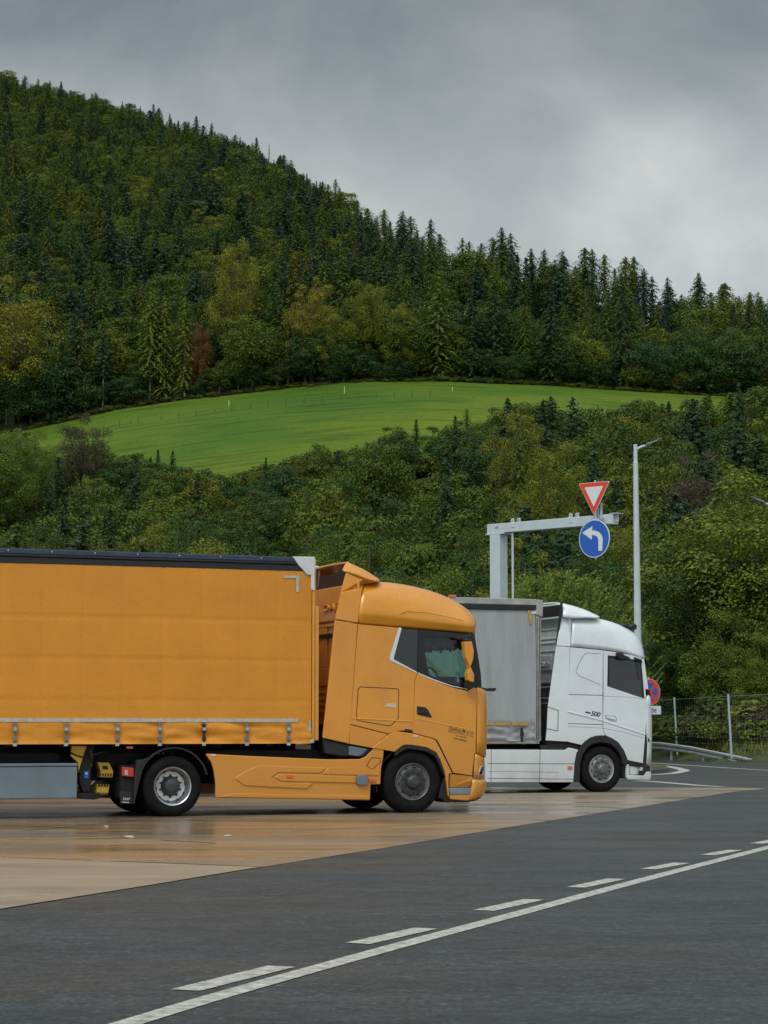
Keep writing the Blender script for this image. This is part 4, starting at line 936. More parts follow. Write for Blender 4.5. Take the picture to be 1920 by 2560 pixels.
panel('grille_side', B, Z4, [(1424,1092),(1440,1094),(1450,1105),(1462,1130),(1440,1148),(1426,1300),(1424,1372),(1380,1370),(1382,1322),(1404,1300)], M['black'], wt, w=-.006, th=.03, bevel=.006)
panel('front_lamp', B, Z4, [(1430,1096),(1444,1100),(1456,1120),(1458,1142),(1446,1128)], WH, wt, w=-.012, th=.03, bevel=.006)
panel('sill', B, Z4, [(1300,1278),(1404,1300),(1402,1326),(1305,1304)], M['black'], wt, w=.03, th=.2, bevel=.006)
panel('step_panel', B, Z4, [(1308,1310),(1382,1322),(1380,1372),(1312,1372)], WH, wt, w=.06, th=.1, bevel=.006)
panel('chrome_badge', B, Z4, [(1382,1322),(1404,1324),(1402,1346),(1380,1346)], M['chrome'], wt, w=-.01, th=.03, bevel=.006)
panel('lower_bumper_black', B, Z4, [(1382,1346),(1454,1310),(1454,1352),(1412,1378),(1378,1376)], M['black'], wt, w=.0, th=.1, bevel=.006)
panel('bumper', B, Z4, [(1290,1300),(1306,1302),(1310,1376),(1410,1380),(1424,1352),(1456,1352),(1462,1372),(1458,1398),(1448,1412),(1300,1407),(1290,1392)], WH, wt, w=-.01, th=.12, bevel=.015, mirror=W)
panel('skirt_lower', B, Z4, [(1255,1290),(1292,1300),(1290,1400),(1262,1390)], M['chassis'], wt, w=.05, th=.3)
# roof lamps and visor
for q in ([(1255,338),(1278,334),(1302,336),(1306,350),(1300,362),(1270,352)], [(1316,352),(1330,336),(1350,331),(1363,336),(1364,362),(1350,372),(1330,368)]):
    panel('roof_lamp', B, Z4, q, M['black'], wt, w=.30, th=.25, bevel=.02)
panel('sun_visor', B, Z4, [(1400,486),(1416,490),(1442,535),(1438,552),(1412,545)], M['black'], wt, w=.35, th=1.8, bevel=.01)
panel('front_mirror', B, Z4, [(1424,578),(1440,582),(1466,622),(1450,618),(1430,606)], M['black'], wt, w=.45, th=.10, bevel=.008)
panel('screen_edge', B, Z4, [(1428,785),(1452,790),(1458,830),(1436,820)], M['black'], wt, w=.05, th=.1)
text('500', Z4(1042,964), Z4(1108,974), B, -.004, M['ink'], wt, 'side_number', hscale=.95, shear=.25, stroke=.02)
panel('side_stripe', B, Z4, [(1003,936),(1040,942),(1040,952),(1006,946)], M['ink'], wt, w=-.004, th=.004, bevel=0)
# rear wall with pressed ribs and letters
uRW = B.T(Z4(903,700), 0).x
def RB(x, y, o=0.0): return RW(x, y, Z4, o, B, uRW)
z0, z1 = RB(740,925).z, RB(740,290).z
mb = MB(); mb.box((uRW, .06, z0), (uRW+.04, W-.06, z1)); mb.build('rear_wall', M['whitepl'], wt)
mb = MB()
for y in (372, 435, 465, 520, 735, 770, 845, 880, 905): 
    q = RB(740, y); mb.box((uRW-.02, .25, q.z-.02), (uRW, W-.25, q.z+.02))
a1, a2 = RB(735,655), RB(775,545); mb.box((uRW-.03, a2.y, a1.z), (uRW, a2.y+1.1, a2.z))
mb.build('rear_ribs', M['whitepl'], wt, bevel=.012, split=True)
cu = bpy.data.curves.new('t', 'FONT'); cu.body = 'VOLVO'; cu.size = 1; cu.extrude = .06; cu.offset = .01
ob = bpy.data.objects.new('t', cu); COL.objects.link(ob); bpy.context.view_layer.update()
me = bpy.data.meshes.new_from_object(ob.evaluated_get(bpy.context.evaluated_depsgraph_get())); bpy.data.objects.remove(ob)
x1 = max(v.co.x for v in me.vertices); a_ = RB(752,622, .035); hgt = RB(752,590, .035).z-a_.z; k = hgt/.72
for v in me.vertices:
    c = v.co.copy(); v.co = Vector((a_.x-c.z*.3, a_.y+(x1-c.x)*k*1.1, a_.z+c.y*k))
link('raised_lettering', me, M['whitepl'], wt)
mb = MB(); mb.box((uRW-.02, .3, .62), (uRW+.5, W-.3, z0)); mb.build('engine_cover', M['chassis'], wt)
# arch, wheels, skirt
panel('wheel_arch', B, Z4, [(978,1170),(1000,1146),(1040,1118),(1080,1104),(1143,1103),(1190,1122),(1235,1152),(1272,1206),(1302,1280),(1292,1310),(1262,1300),(1255,1250),(1225,1200),(1180,1160),(1110,1148),(1050,1160),(1010,1200),(985,1240),(970,1300),(965,1426),(925,1424),(930,1300),(945,1220),(965,1200)], M['black'], wt, w=-.012, th=.35, bevel=.008, mirror=W)
ufw = B.T(Z4(1118,1345), .05).x; urw = ufw-3.7
wheel(wt, ufw, .03, .49, 'steer', rimm=M['rimlight'], hubm=M['rimgrey']); wheel(wt, ufw, W-.03, .49, 'steer', far=True)
wheel(wt, urw, .04, .47, 'drive'); wheel(wt, urw, W-.04, .47, 'drive', far=True)
mb = MB(); c_ = B.T(Z4(1120,1345), 0); mb.lathe([(.06,.58),(.75,.58)], (c_.x, 0, c_.z), 24, -.2, pi+.2); mb.build('wheel_housing', M['chassis'], wt, solid=.02)
sk = px_pts(B, Z4, [(325,1198),(868,1202),(890,1186),(956,1200),(934,1288),(922,1426),(325,1426)]); x0 = urw+.62
for p in (sk[0], sk[-1]): p.x = x0
mb = MB(); mb.prism(sk, .04); mb.prism([Vector((p.x, W-.04, p.z)) for p in sk], .04); mb.build('side_skirt', WH, wt, bevel=.012, split=True)
grooves('skirt_gaps', B, Z4, [[(330,1295),(925,1298)], [(355,1200),(352,1424)], [(692,1202),(688,1424)], [(330,1398),(922,1404)]], M['seamw'], wt, w=-.003, wd=.010)
grooves('skirt_line', B, Z4, [[(330,1350),(820,1356)]], M['seamw'], wt, w=-.002, wd=.005)
panel('side_marker', B, Z4, [(884,1314),(914,1314),(914,1336),(884,1336)], M['amber'], wt, w=-.02, th=.02, bevel=.005)
mb = MB(); mb.box((urw-.8, .8, .5), (ufw+.6, 1.7, .84)); mb.box((x0+.02, .1, .34), (B.T(Z4(920,1300)).x-.03, W-.1, .92)); mb.box((urw+.3,.6,.84),(ufw-1.4,1.9,1.0)); mb.build('chassis', M['chassis'], wt, bevel=.01)
panel('frame_cover', B, Z4, [(690,1170),(900,1165),(940,1185),(870,1200),(700,1200)], M['black'], wt, w=.05, th=.8, bevel=.01)
panel('cab_underside', B, Z4, [(735,1142),(886,1152),(976,1172),(960,1196),(890,1186),(740,1170)], M['chassis'], wt, w=.04, th=1.0, bevel=.01)

tw = empty('semi_trailer', B.p0+B.d*-8.0, B.yaw, 'grey curtain sided semi trailer partly hidden behind the orange cab', 'semi trailer')
B2 = Frame(1500, 1981, radians(21.4)); _TB = B2.T
def TB(q, w=0.0):
    v = _TB(q, w); v.x += 8.0; return v
B2.T = TB
uF = TB(Z4(662,700)).x; uB = uF-13.3; zt_ = TB(Z4(660,160)).z; zc1 = TB(Z4(660,218)).z; zc0 = TB(Z4(600,1140)).z
vs = []; fs = []; nu, nzz = 300, 60
for i in range(nu+1):
    u = uB+(uF-uB)*i/nu
    for j in range(nzz+1):
        t = j/nzz; z = zc0+(zc1-zc0)*t
        d = .008*noise.noise(Vector((u*.7, z, 3)))
        for uu in (uF-1.55, uF-3.3, uF-.5): d -= .006*math.exp(-((u-uu)/.03)**2)
        if t < .14:
            a = sstep((.14-t)/.03); d += a*(.075*(noise.noise(Vector((u*2.2, z*9+u*.6, 4)))+.6*noise.noise(Vector((u*5, z*22, 7))))+.03); z += .05*a*(1-t/.14)*noise.noise(Vector((u*1.1, 0, 9)))
        vs.append(Vector((u, d, z)))
for i in range(nu):
    for j in range(nzz):
        b = i*(nzz+1)+j; fs.append((b, b+1, b+nzz+2, b+nzz+1))
mesh('curtain', vs, fs, M['greycurtain'], tw, smooth=True, fix=False)
mesh('curtain', [Vector((v.x, WT-v.y, v.z)) for v in vs], [f[::-1] for f in fs], M['greycurtain'], tw, smooth=True, fix=False)
mb = MB(); mb.box((uB, -.02, zt_-.13), (uF+.03, .12, zt_)); mb.box((uB, WT-.12, zt_-.13), (uF+.03, WT+.02, zt_)); mb.box((uB, .12, zt_-.06), (uF, WT-.12, zt_-.02)); mb.build('roof_rail', M['greyframe'], tw, bevel=.012, split=True)
mb = MB(); mb.box((uB, -.03, zt_-.24), (uF, .04, zt_-.132)); mb.box((uB, -.014, zc1-.03), (uF, .03, zt_-.245)); mb.build('curtain_track', M['black'], tw, bevel=.008, split=True)
panel('corner_cap', B2, Z4, [(668,163),(714,166),(712,288),(700,278),(668,268)], M['greyframe'], tw, w=-.03, th=.12, bevel=.012)
panel('front_post', B2, Z4, [(664,270),(700,284),(692,700),(684,1140),(660,1136)], M['greyframe'], tw, w=.0, th=.10, bevel=.008)
grooves('post_gaps', B2, Z4, [[(672,290),(668,1130)], [(690,290),(678,1130)]], M['chassis'], tw, w=-.004, wd=.016)
mb = MB(); mb.box((uF+.10, .10, zc0), (uF+.16, WT-.02, zt_-.02)); mb.build('front_wall', M['greyframe'], tw)
mb = MB(); z_ = TB(Z4(400,1022)).z; ue = TB(Z4(600,1030)).x
u = ue
while u > uB: mb.box((u-.35, -.022, z_-.028), (u, -.016, z_+.028)); u -= .38
mb.build('marking_tape', M['reflecty'], tw, split=True)
P = px_pts(B2, Z4, [(614,240),(634,240),(634,335),(616,335)], -.018); mb = MB(); tri_prism(mb, P, .004); mb.build('corner_marking', M['reflecty'], tw)
panel('patch', B2, Z4, [(606,226),(668,228),(668,262),(640,262),(608,252)], M['whitepl'], tw, w=-.014, th=.004, bevel=0)
panel('side_marker', B2, Z1, [(1176,348),(1240,348),(1238,368),(1180,366)], M['amber'], tw, w=-.03, th=.04, bevel=.006)
for x in (560, 200):
    u = TB(Z4(x,1080)).x; mb = MB(); mb.box((u-.03, -.045, zc0-.02), (u+.03, -.035, TB(Z4(x,1050)).z)); mb.box((u-.04, -.05, zc0+.10), (u+.04, -.036, zc0+.2)); mb.build('buckle_strap', M['black'], tw, bevel=.004)
mb = MB(); mb.tube([TB(Z4(636,985),-.03), TB(Z4(640,1010),-.03), TB(Z4(640,1055),-.03)], .02, 6); mb.build('ratchet', M['steel'], tw)
mb = MB(); mb.box((uB, .05, zc0-.06), (uF+.1, WT-.05, zc0+.05)); mb.box((uB, .75, zc0-.2), (uF, .87, zc0-.06)); mb.box((uB, 1.7, zc0-.2), (uF, 1.82, zc0-.06)); mb.build('floor_frame', M['greyframe'], tw, bevel=.01)
mb = MB(); mb.box((uB+3.5, .1, .45), (uF-6.6, .7, .90)); mb.build('pallet_box', M['chassis'], tw, bevel=.01)
for k in range(3):
    for w0, fa in ((.04, False), (WT-.04, True)): wheel(tw, uB+2.4+k*1.31, w0, .5, 'steer', far=fa)
mb = MB(); mb.box((uB-.05, 0, zc0), (uB, WT, zt_)); mb.build('rear_doors', M['greyframe'], tw, bevel=.01)

# ================================================================== street furniture
# gantry arm
gR = yp(*Z5(822,507), 55.3); gL = yp(*Z5(100,562), 58.3); zt = (gR.z+gL.z)/2
dirv = Vector((gR.x-gL.x, gR.y-gL.y, 0)); Lg = dirv.length; yawg = atan2(dirv.y, dirv.x)
yaws = yawg
gan = empty('gantry', (gL.x, gL.y, 0), yawg, 'white painted steel height gantry arm on a square column behind the trucks', 'gantry')
sc = 1.0
mb = MB(); mb.box((.0, -.13, zt-.26), (Lg-.12, .13, zt)); mb.build('arm', M['steelw'] if 'steelw' in M else M.setdefault('steelw', mat('white_painted_steel', (0.52,0.60,0.62), 0.5, var=.12, vscale=3)), gan, bevel=.012)
SW = M['steelw']
mb = MB(); mb.box((-.02, -.17, zt-.30), (.62, .17, zt-.262)); mb.add([(0,-.135,zt-.26),(.10,-.135,zt+.005),(.12,-.135,zt+.005),(.12,-.135,zt-.26),(0,.135,zt-.26),(.10,.135,zt+.005),(.12,.135,zt+.005),(.12,.135,zt-.26)], [(0,1,2,3),(4,5,6,7),(0,1,5,4),(1,2,6,5)]); mb.build('collar', SW, gan, bevel=.006)
mb = MB(); mb.box((.13, -.17, 0), (.49, .17, zt-.302)); mb.build('column', SW, gan, bevel=.015)
mb = MB(); mb.box((-.05, -.3, 0), (.67, .3, .03)); mb.build('base_plate', SW, gan, bevel=.006)
mb = MB(); mb.tube([(.85, -.05, 0), (.85, -.05, zt-.27)], .032, 10); mb.build('cable_pipe', SW, gan)
mb = MB(); mb.box((Lg-.12, -.13, zt-.27), (Lg-.10, .13, zt+.01)); mb.box((Lg-.20, -.14, zt+.0), (Lg+.05, .14, zt+.022)); mb.box((Lg-.12,-.01,zt-.2),(Lg-.0,.01,zt)); mb.build('end_plate', SW, gan, bevel=.004)
for u in (Lg*.185, Lg*.235, Lg*.64, Lg*.69):
    mb = MB()
    n = 14; ro, ri = .055, .022; c = Vector((u, 0, zt+.07))
    for k in range(n):
        a, b = 2*pi*k/n, 2*pi*(k+1)/n
        q = [c+Vector((cos(t)*r, y, sin(t)*r)) for y in (-.012, .012) for t, r in ((a,ri),(a,ro),(b,ro),(b,ri))]
        mb.add(q, [(0,1,2,3),(7,6,5,4),(1,5,6,2),(0,3,7,4)])
    mb.box((u-.055, -.012, zt), (u+.055, .012, zt+.055)); mb.build('lifting_eye', SW, gan)
for u in (Lg*.21, Lg*.66):
    mb = MB(); mb.box((u-.08, -.134, zt-.15), (u+.08, -.130, zt-.143)); mb.build('slot', M['seamw'], gan)
mb = MB(); mb.lathe([(-.14,.05),(-.17,.045),(-.172,.001)], (.35, 0, zt-.06), 12); mb.build('cover_cap', SW, gan)
# brackets that carry the signs
us_ = (yp(*Z5(700,600), 56.0)-gL); 
def gl(px, py, off):                        # pixel -> (u, z) in the gantry frame on the plane y = off
    Fg = Frame.__new__(Frame); Fg.p0 = Vector((gL.x, gL.y, 0)); Fg.d = dirv.normalized(); Fg.n = Vector((-Fg.d.y, Fg.d.x, 0)); return Fg.T((px, py), off)
mb = MB(); a_ = gl(*Z5(708,445), -.17); b_ = gl(*Z5(725,445), -.17)
for u0 in (gl(*Z5(703,500), -.16).x, gl(*Z5(722,500), -.16).x):
    zt1 = gl(*Z5(722,442), -.16).z; zb1 = gl(*Z5(715,700), -.16).z
    mb.box((u0-.02, -.18, zb1), (u0+.04, -.135, zt1 if u0 > a_.x+.02 else zt1-.12))
mb.build('sign_bracket', M['steel'], gan, bevel=.004, split=True)
up_ = gl(*Z5(692,500), -.24).x
mb = MB(); mb.tube([(up_, -.24, gl(*Z5(694,757), -.24).z), (up_, -.24, gl(*Z5(690,316), -.24).z)], .03, 10); mb.box((up_, -.25, zt-.14), (up_+.25, -.19, zt-.10)); mb.box((up_, -.25, zt-.3), (up_+.25, -.19, zt-.26)); mb.build('sign_pole', M['steel'], gan)
red = mat('red_sign_sheeting', (0.72, 0.055, 0.02), .4); whs = mat('white_sign_sheeting', (0.70, 0.74, 0.76), .4); blu = mat('blue_sign_sheeting', (0.012, 0.115, 0.50), .4); rim_ = mat('sign_back_metal', (0.45, 0.47, 0.48), .4, metal=.6)
def sign_root(name, lab, cen):
    o = empty(name, (gL.x, gL.y, 0), yawg, lab, 'road sign'); return o
ys = -.285
g1 = sign_root('give_way_sign', 'red bordered white triangle pointing down, fixed above the blue disc on the gantry arm', None)
def rounded_poly(P, r, n=5):
    out = []
    for i in range(len(P)):
        p = P[i]; a = (P[i-1]-p).normalized(); b = (P[(i+1) % len(P)]-p).normalized()
        h = a.angle(b)/2; t = r/tan(h); p1 = p+a*t; p2 = p+b*t
        for k in range(n+1):
            s = k/n; out.append(((1-s)**2)*p1+2*s*(1-s)*p+s*s*p2)
    return out
TA, TBb, TC = gl(*Z5(597,334), ys), gl(*Z5(771,319), ys), gl(*Z5(683,512), ys)
def tri_sign(mb, s, y, th, r):
    c = (TA+TBb+TC)/3; P = [c+(q-c)*s for q in (TA, TBb, TC)]
    P = rounded_poly(P, r); P = [Vector((p.x, y, p.z)) for p in P]; mb.prism(P, th)
mb = MB(); tri_sign(mb, 1.0, ys, .02, .035); mb.build('sign_plate', whs, g1)
mb = MB(); tri_sign(mb, .965, ys-.004, .004, .03); mb.build('red_border', red, g1)
mb = MB(); tri_sign(mb, .60, ys-.008, .004, .005); mb.build('white_field', whs, g1)
g2 = sign_root('turn_left_sign', 'blue round sign with white arrow bending left, on the gantry arm below the triangle', None)
cen = gl(*Z5(685,642), ys); rad = (gl(*Z5(685,535), ys).z-gl(*Z5(685,749), ys).z)/2
for nm, r_, y, mt in (('sign_plate', rad, ys, whs), ('blue_field', rad*.955, ys-.004, blu)):
    mb = MB(); mb.prism([Vector((cen.x+cos(2*pi*k/48)*r_, y, cen.z+sin(2*pi*k/48)*r_)) for k in range(48)], .02 if nm == 'sign_plate' else .004); mb.build(nm, mt, g2)
arrow = [(618,610),(676,572),(672,596),(690,598),(712,606),(726,622),(733,645),(729,710),(708,710),(708,648),(702,633),(690,624),(672,622),(671,648)]
mb = MB(); tri_prism(mb, [gl(*Z5(*q), ys-.008) for q in arrow], .004); mb.build('arrow', whs, g2)
# street lamps
def lamp(base, top, rt, rb, armdir, lab, hd=.52):
    o = empty('street_lamp', base, 0, lab, 'street lamp', 'tall galvanised street lamps')
    mb = MB(); mb.tube([(0,0,0),(0,0,top*.5),(0,0,top-.55),(0,0,top-.5),(0,0,top)], [rb, (rt+rb)/2, rt, rt*.82, rt*.82], 14); p = mb.build('pole', M['steelw'], o, smooth=False)
    mb = MB(); a = Vector((armdir, 0, 0)); mb.tube([Vector((0,0,top-.16)), Vector((0,0,top-.16))+a*.20+Vector((0,0,.10)), Vector((0,0,top-.03))+a*.34], [.04,.036,.034], 10); mb.build('arm', M['steelw'], o)
    mb = MB(); b = Vector((0,0,top+.0))+a*.28
    pr = [(0,-.05,.03),(.08,-.02,.10),(.20,.02,.13),(.36,.09,.13),(hd-.05,.17,.10),(hd,.19,.02)]
    vs = []; fs = []
    for x, z, hw in pr:
        for s, dz in ((-1,0),(1,0),(1,.065 if x > .05 else .03),(-1,.065 if x > .05 else .03)):
            vs.append(b+a*x+Vector((0, s*hw, z+dz*(1-.6*(x/hd))))) 
    for i in range(len(pr)-1):
        for k in range(4): fs.append((i*4+k, i*4+(k+1) % 4, (i+1)*4+(k+1) % 4, (i+1)*4+k))
    fs += [(0,1,2,3), (len(vs)-1, len(vs)-2, len(vs)-3, len(vs)-4)]
    mesh('lamp_head', vs, fs, M['stepgrey'], o, bevel=.01)
    mb = MB(); mb.box((-.2,-.2,0),(.2,.2,.03)); mb.build('base_flange', M['steel'], o)
    return o
lt = yp(*Z5(916,115), 64); lamp(Vector((lt.x, lt.y, 0)), lt.z, .075, .135, 1, 'tall grey street lamp with its head pointing right, beside the blue sign')
l2 = yp(1936, 1256, 72); lamp(Vector((l2.x, l2.y, 0)), l2.z, .075, .12, -1, 'street lamp at the right edge of the photo of which only the dark head shows')
# no-stopping sign behind the white cab
sg = Frame.__new__(Frame); c0 = yp(*Z6(120,856), 56.0); sg.p0 = Vector((c0.x, c0.y, 0)); sa = radians(30); sg.d = Vector((cos(sa), sin(sa), 0)); sg.n = Vector((-sin(sa), cos(sa), 0))
ns = empty('no_stopping_sign', sg.p0, sa, 'round blue and red crossed sign half hidden behind the white cab', 'road sign')
r0 = .70/2; zc_ = c0.z; T_ = lambda x, z, y=0.0: Vector((x, y, z))
def disc(mb, r, y, th): mb.prism([Vector((cos(2*pi*k/40)*r, y, zc_+sin(2*pi*k/40)*r)) for k in range(40)], th)
mb = MB(); disc(mb, r0, 0, .02); mb.build('sign_plate', whs, ns)
mb = MB(); disc(mb, r0*.97, -.004, .004); mb.build('red_field', red, ns)
mb = MB()
for q in range(4):
    a0 = q*pi/2-pi/4+.20; a1 = a0+pi/2-.40; ri = r0*.72; pts = [Vector((cos(a0+(a1-a0)*k/12)*ri, -.008, zc_+sin(a0+(a1-a0)*k/12)*ri)) for k in range(13)]
    am = (a0+a1)/2; pts.append(Vector((cos(am)*r0*.17, -.008, zc_+sin(am)*r0*.17))); mb.prism(pts, .004)
mb.build('blue_field', blu, ns, split=True)
mb = MB(); mb.tube([(0,.04,0),(0,.04,zc_+r0+.05)], .03, 10); mb.build('post', M['steel'], ns)
pr_ = sg.T(Z6(264,1082), 0); ptop, pbot = sg.T(Z6(200,1030), 0).z, sg.T(Z6(200,1136), 0).z
sub_ = empty('sign_plate_below', sg.p0, sa, 'small white plate with dark letters under the no stopping disc', 'road sign')
mb = MB(); mb.prism(rounded_poly([Vector((-pr_.x, 0, pbot)), Vector((pr_.x, 0, pbot)), Vector((pr_.x, 0, ptop)), Vector((-pr_.x, 0, ptop))], .015), .02); mb.build('plate', whs, sub_)
text('de', Z6(138,1112), Z6(208,1112), sg, -.006, M['ink'], sub_, 'plate_lettering')
# guard rail
gr = empty('guard_rail', (11.5, 91, 0), 0, 'galvanised steel guard rail sloping down to the ground beside the access road', 'guard rail')
def Lr(p): return Vector(p)-Vector((11.5, 91, 0))
path = [(8.6, 101.5, .75), (11.2, 92.8, .75), (11.75, 90.6, .745), (12.6, 87.9, .60), (13.5, 84.9, .36), (14.6, 81.4, .06)]
prof = [(-.03, -.155), (.05, -.12), (.05, -.06), (-.02, -.02), (-.02, .02), (.05, .06), (.05, .12), (-.03, .155)]
vs = []; fs = []
for i, p in enumerate(path):
    p = Vector(p); t = (Vector(path[min(i+1, len(path)-1)])-Vector(path[max(i-1, 0)])); t.z = 0; t.normalize(); n = Vector((t.y, -t.x, 0))*-1
    if n.x > 0: n = -n
    for a, b in prof: vs.append(Lr(p)+n*a+Vector((0, 0, b-.155)))
for i in range(len(path)-1):
    for k in range(len(prof)-1): fs.append((i*8+k, i*8+k+1, (i+1)*8+k+1, (i+1)*8+k))
mesh('beam', vs, fs, M['steel'], gr, solid=.012, smooth=False)
for p in ((9.3,99,.7),(10.2,96,.7),(11.1,93,.7),(12.0,89.9,.6),(12.9,87,.5)):
    mb = MB(); q = Lr((p[0]+.1, p[1], -.2)); mb.box((q.x-.05, q.y-.03, q.z), (q.x+.05, q.y+.03, p[2]-.05+.0)); mb.build('post', M['steel'], gr)
# wire fence
fpts = []
for (bx, ty, by) in ((1693,1745,1863.5), (1829,1737,1870)):
    Yp = 2.05/((by-ty)/F); P = yp(bx, by, Yp); fpts.append(Vector((P.x, P.y, P.z)))
dv = fpts[1]-fpts[0]; posts = [fpts[0]-dv*2.0, fpts[0]-dv, fpts[0], fpts[1], fpts[1]+dv, fpts[1]+dv*2]
fe = empty('wire_fence', (fpts[0].x, fpts[0].y, 0), 0, 'wire mesh fence on pale steel posts in front of the dark trees', 'fence')
Of = Vector((fpts[0].x, fpts[0].y, 0))
FP = mat('pale_green_post_paint', (0.38, 0.50, 0.50), .5, var=.2)
for i, p in enumerate(posts):
    tp = p+Vector((-.10, 0, 2.06)); mb = MB(); mb.tube([p-Of-Vector((0,0,.4)), tp-Of], .042, 10); mb.build('post', FP, fe)
WM = mat('thin_fence_wire', (0.24, 0.28, 0.26), .5)
for a, b in zip(posts, posts[1:]):
    mb = MB(); Ln = (b-a).length
    for h in (.15,.4,.65,.95,1.25,1.6,1.98): mb.tube([a-Of+Vector((0,0,h)), a.lerp(b,.5)-Of+Vector((0,0,h-.015)), b-Of+Vector((0,0,h))], .0024 if h < 1.9 else .008, 4, cap=False)
    n = int(Ln/.45)
    for k in range(n+1):
        q = a.lerp(b, k/n)-Of; mb.tube([q+Vector((0,0,.05)), q+Vector((-.03,0,1.98))], .0018, 3, cap=False)
    mb.build('mesh_panel', WM, fe, fix=False)

# ================================================================== TREES
def foliage(name, cols, rough=0.75, trans=0.25, patch=None):
    """leaf material: each tree takes its own tone from the ramp, clumps and leaves vary a little round it"""
    m = bpy.data.materials.new(name); m.use_nodes = True; nt = m.node_tree; N = nt.nodes; L = nt.links; N.clear()
    o = N.new('ShaderNodeOutputMaterial'); df = N.new('ShaderNodeBsdfPrincipled'); df.inputs['Roughness'].default_value = rough; df.inputs['Specular IOR Level'].default_value = .25
    tr = N.new('ShaderNodeBsdfTranslucent'); mx = N.new('ShaderNodeMixShader'); mx.inputs[0].default_value = trans
    oi = N.new('ShaderNodeObjectInfo'); r = N.new('ShaderNodeValToRGB'); e = r.color_ramp.elements
    n = len(cols); e[0].position = 0; e[0].color = (*cols[0], 1); e[1].position = 1; e[1].color = (*cols[-1], 1)
    for i, c in enumerate(cols[1:-1]): q = e.new((i+1)/(n-1)); q.color = (*c, 1)
    L.new(oi.outputs['Random'], r.inputs[0])
    tc = N.new('ShaderNodeTexCoord'); nz = N.new('ShaderNodeTexNoise'); nz.inputs['Scale'].default_value = .9; nz.inputs['Detail'].default_value = 5; nz.inputs['Roughness'].default_value = .7
    L.new(tc.outputs['Object'], nz.inputs['Vector'])
    n2 = N.new('ShaderNodeTexNoise'); n2.inputs['Scale'].default_value = 7.0; n2.inputs['Detail'].default_value = 2; L.new(tc.outputs['Object'], n2.inputs['Vector'])
    m2 = N.new('ShaderNodeMapRange'); m2.inputs['From Min'].default_value = .35; m2.inputs['From Max'].default_value = .68; m2.inputs['To Min'].default_value = .6; m2.inputs['To Max'].default_value = 1.7; L.new(n2.outputs[0], m2.inputs[0])
    mm = N.new('ShaderNodeMath'); mm.operation = 'MULTIPLY'
    hs = N.new('ShaderNodeHueSaturation'); mr = N.new('ShaderNodeMapRange'); mr.inputs['From Min'].default_value = .3; mr.inputs['From Max'].default_value = .7
    mr.inputs['To Min'].default_value = .45; mr.inputs['To Max'].default_value = 1.7
    L.new(nz.outputs[0], mr.inputs[0]); L.new(mr.outputs[0], mm.inputs[0]); L.new(m2.outputs[0], mm.inputs[1]); L.new(mm.outputs[0], hs.inputs['Value']); L.new(r.outputs[0], hs.inputs['Color'])
    L.new(hs.outputs[0], df.inputs['Base Color']); L.new(hs.outputs[0], tr.inputs[0])
    L.new(df.outputs[0], mx.inputs[1]); L.new(tr.outputs[0], mx.inputs[2]); L.new(mx.outputs[0], o.inputs[0])
    return m
FM = {
 'leaf': foliage('broadleaf_leaves', [(0.038,0.069,0.013),(0.076,0.107,0.012),(0.035,0.062,0.015),(0.108,0.136,0.013),(0.054,0.087,0.011),(0.087,0.118,0.013),(0.044,0.067,0.014),(0.133,0.145,0.013),(0.059,0.094,0.011)]),
 'green': foliage('fresh_green_leaves', [(.030,.075,.018),(.042,.088,.016),(.028,.066,.022),(.052,.092,.016)]),
 'spruce': foliage('spruce_needles', [(.024,.046,.018),(.030,.054,.018),(.020,.042,.022),(.034,.056,.016)], trans=.1),
 'pine': foliage('pine_needles', [(.034,.062,.026),(.026,.056,.034),(.042,.066,.022)], trans=.1),
 'larch': foliage('larch_needles', [(0.061,0.095,0.015),(0.051,0.084,0.017),(0.078,0.103,0.014),(0.065,0.095,0.013),(0.097,0.100,0.013)], trans=.2),
 'yellow': foliage('turning_yellow_leaves', [(.15,.155,.016),(.12,.14,.015),(.18,.16,.018)]),
 'olive': foliage('olive_leaves', [(.11,.148,.02),(.125,.152,.02),(.095,.138,.02)]),
 'bushgreen': foliage('bush_leaves', [(.150,.215,.045),(.170,.215,.040)]),
 'rust': foliage('rusty_leaves', [(.16,.075,.015),(.12,.060,.015),(.10,.055,.02)]),
 'brownish': foliage('brown_withered_twigs', [(.075,.058,.032),(.065,.055,.035)]),
}
BARK = mat('grey_brown_bark', (.085,.072,.055), .9, var=.4, vscale=3)
PALEBARK = mat('pale_bark', (.26,.24,.20), .9, var=.4, vscale=3)

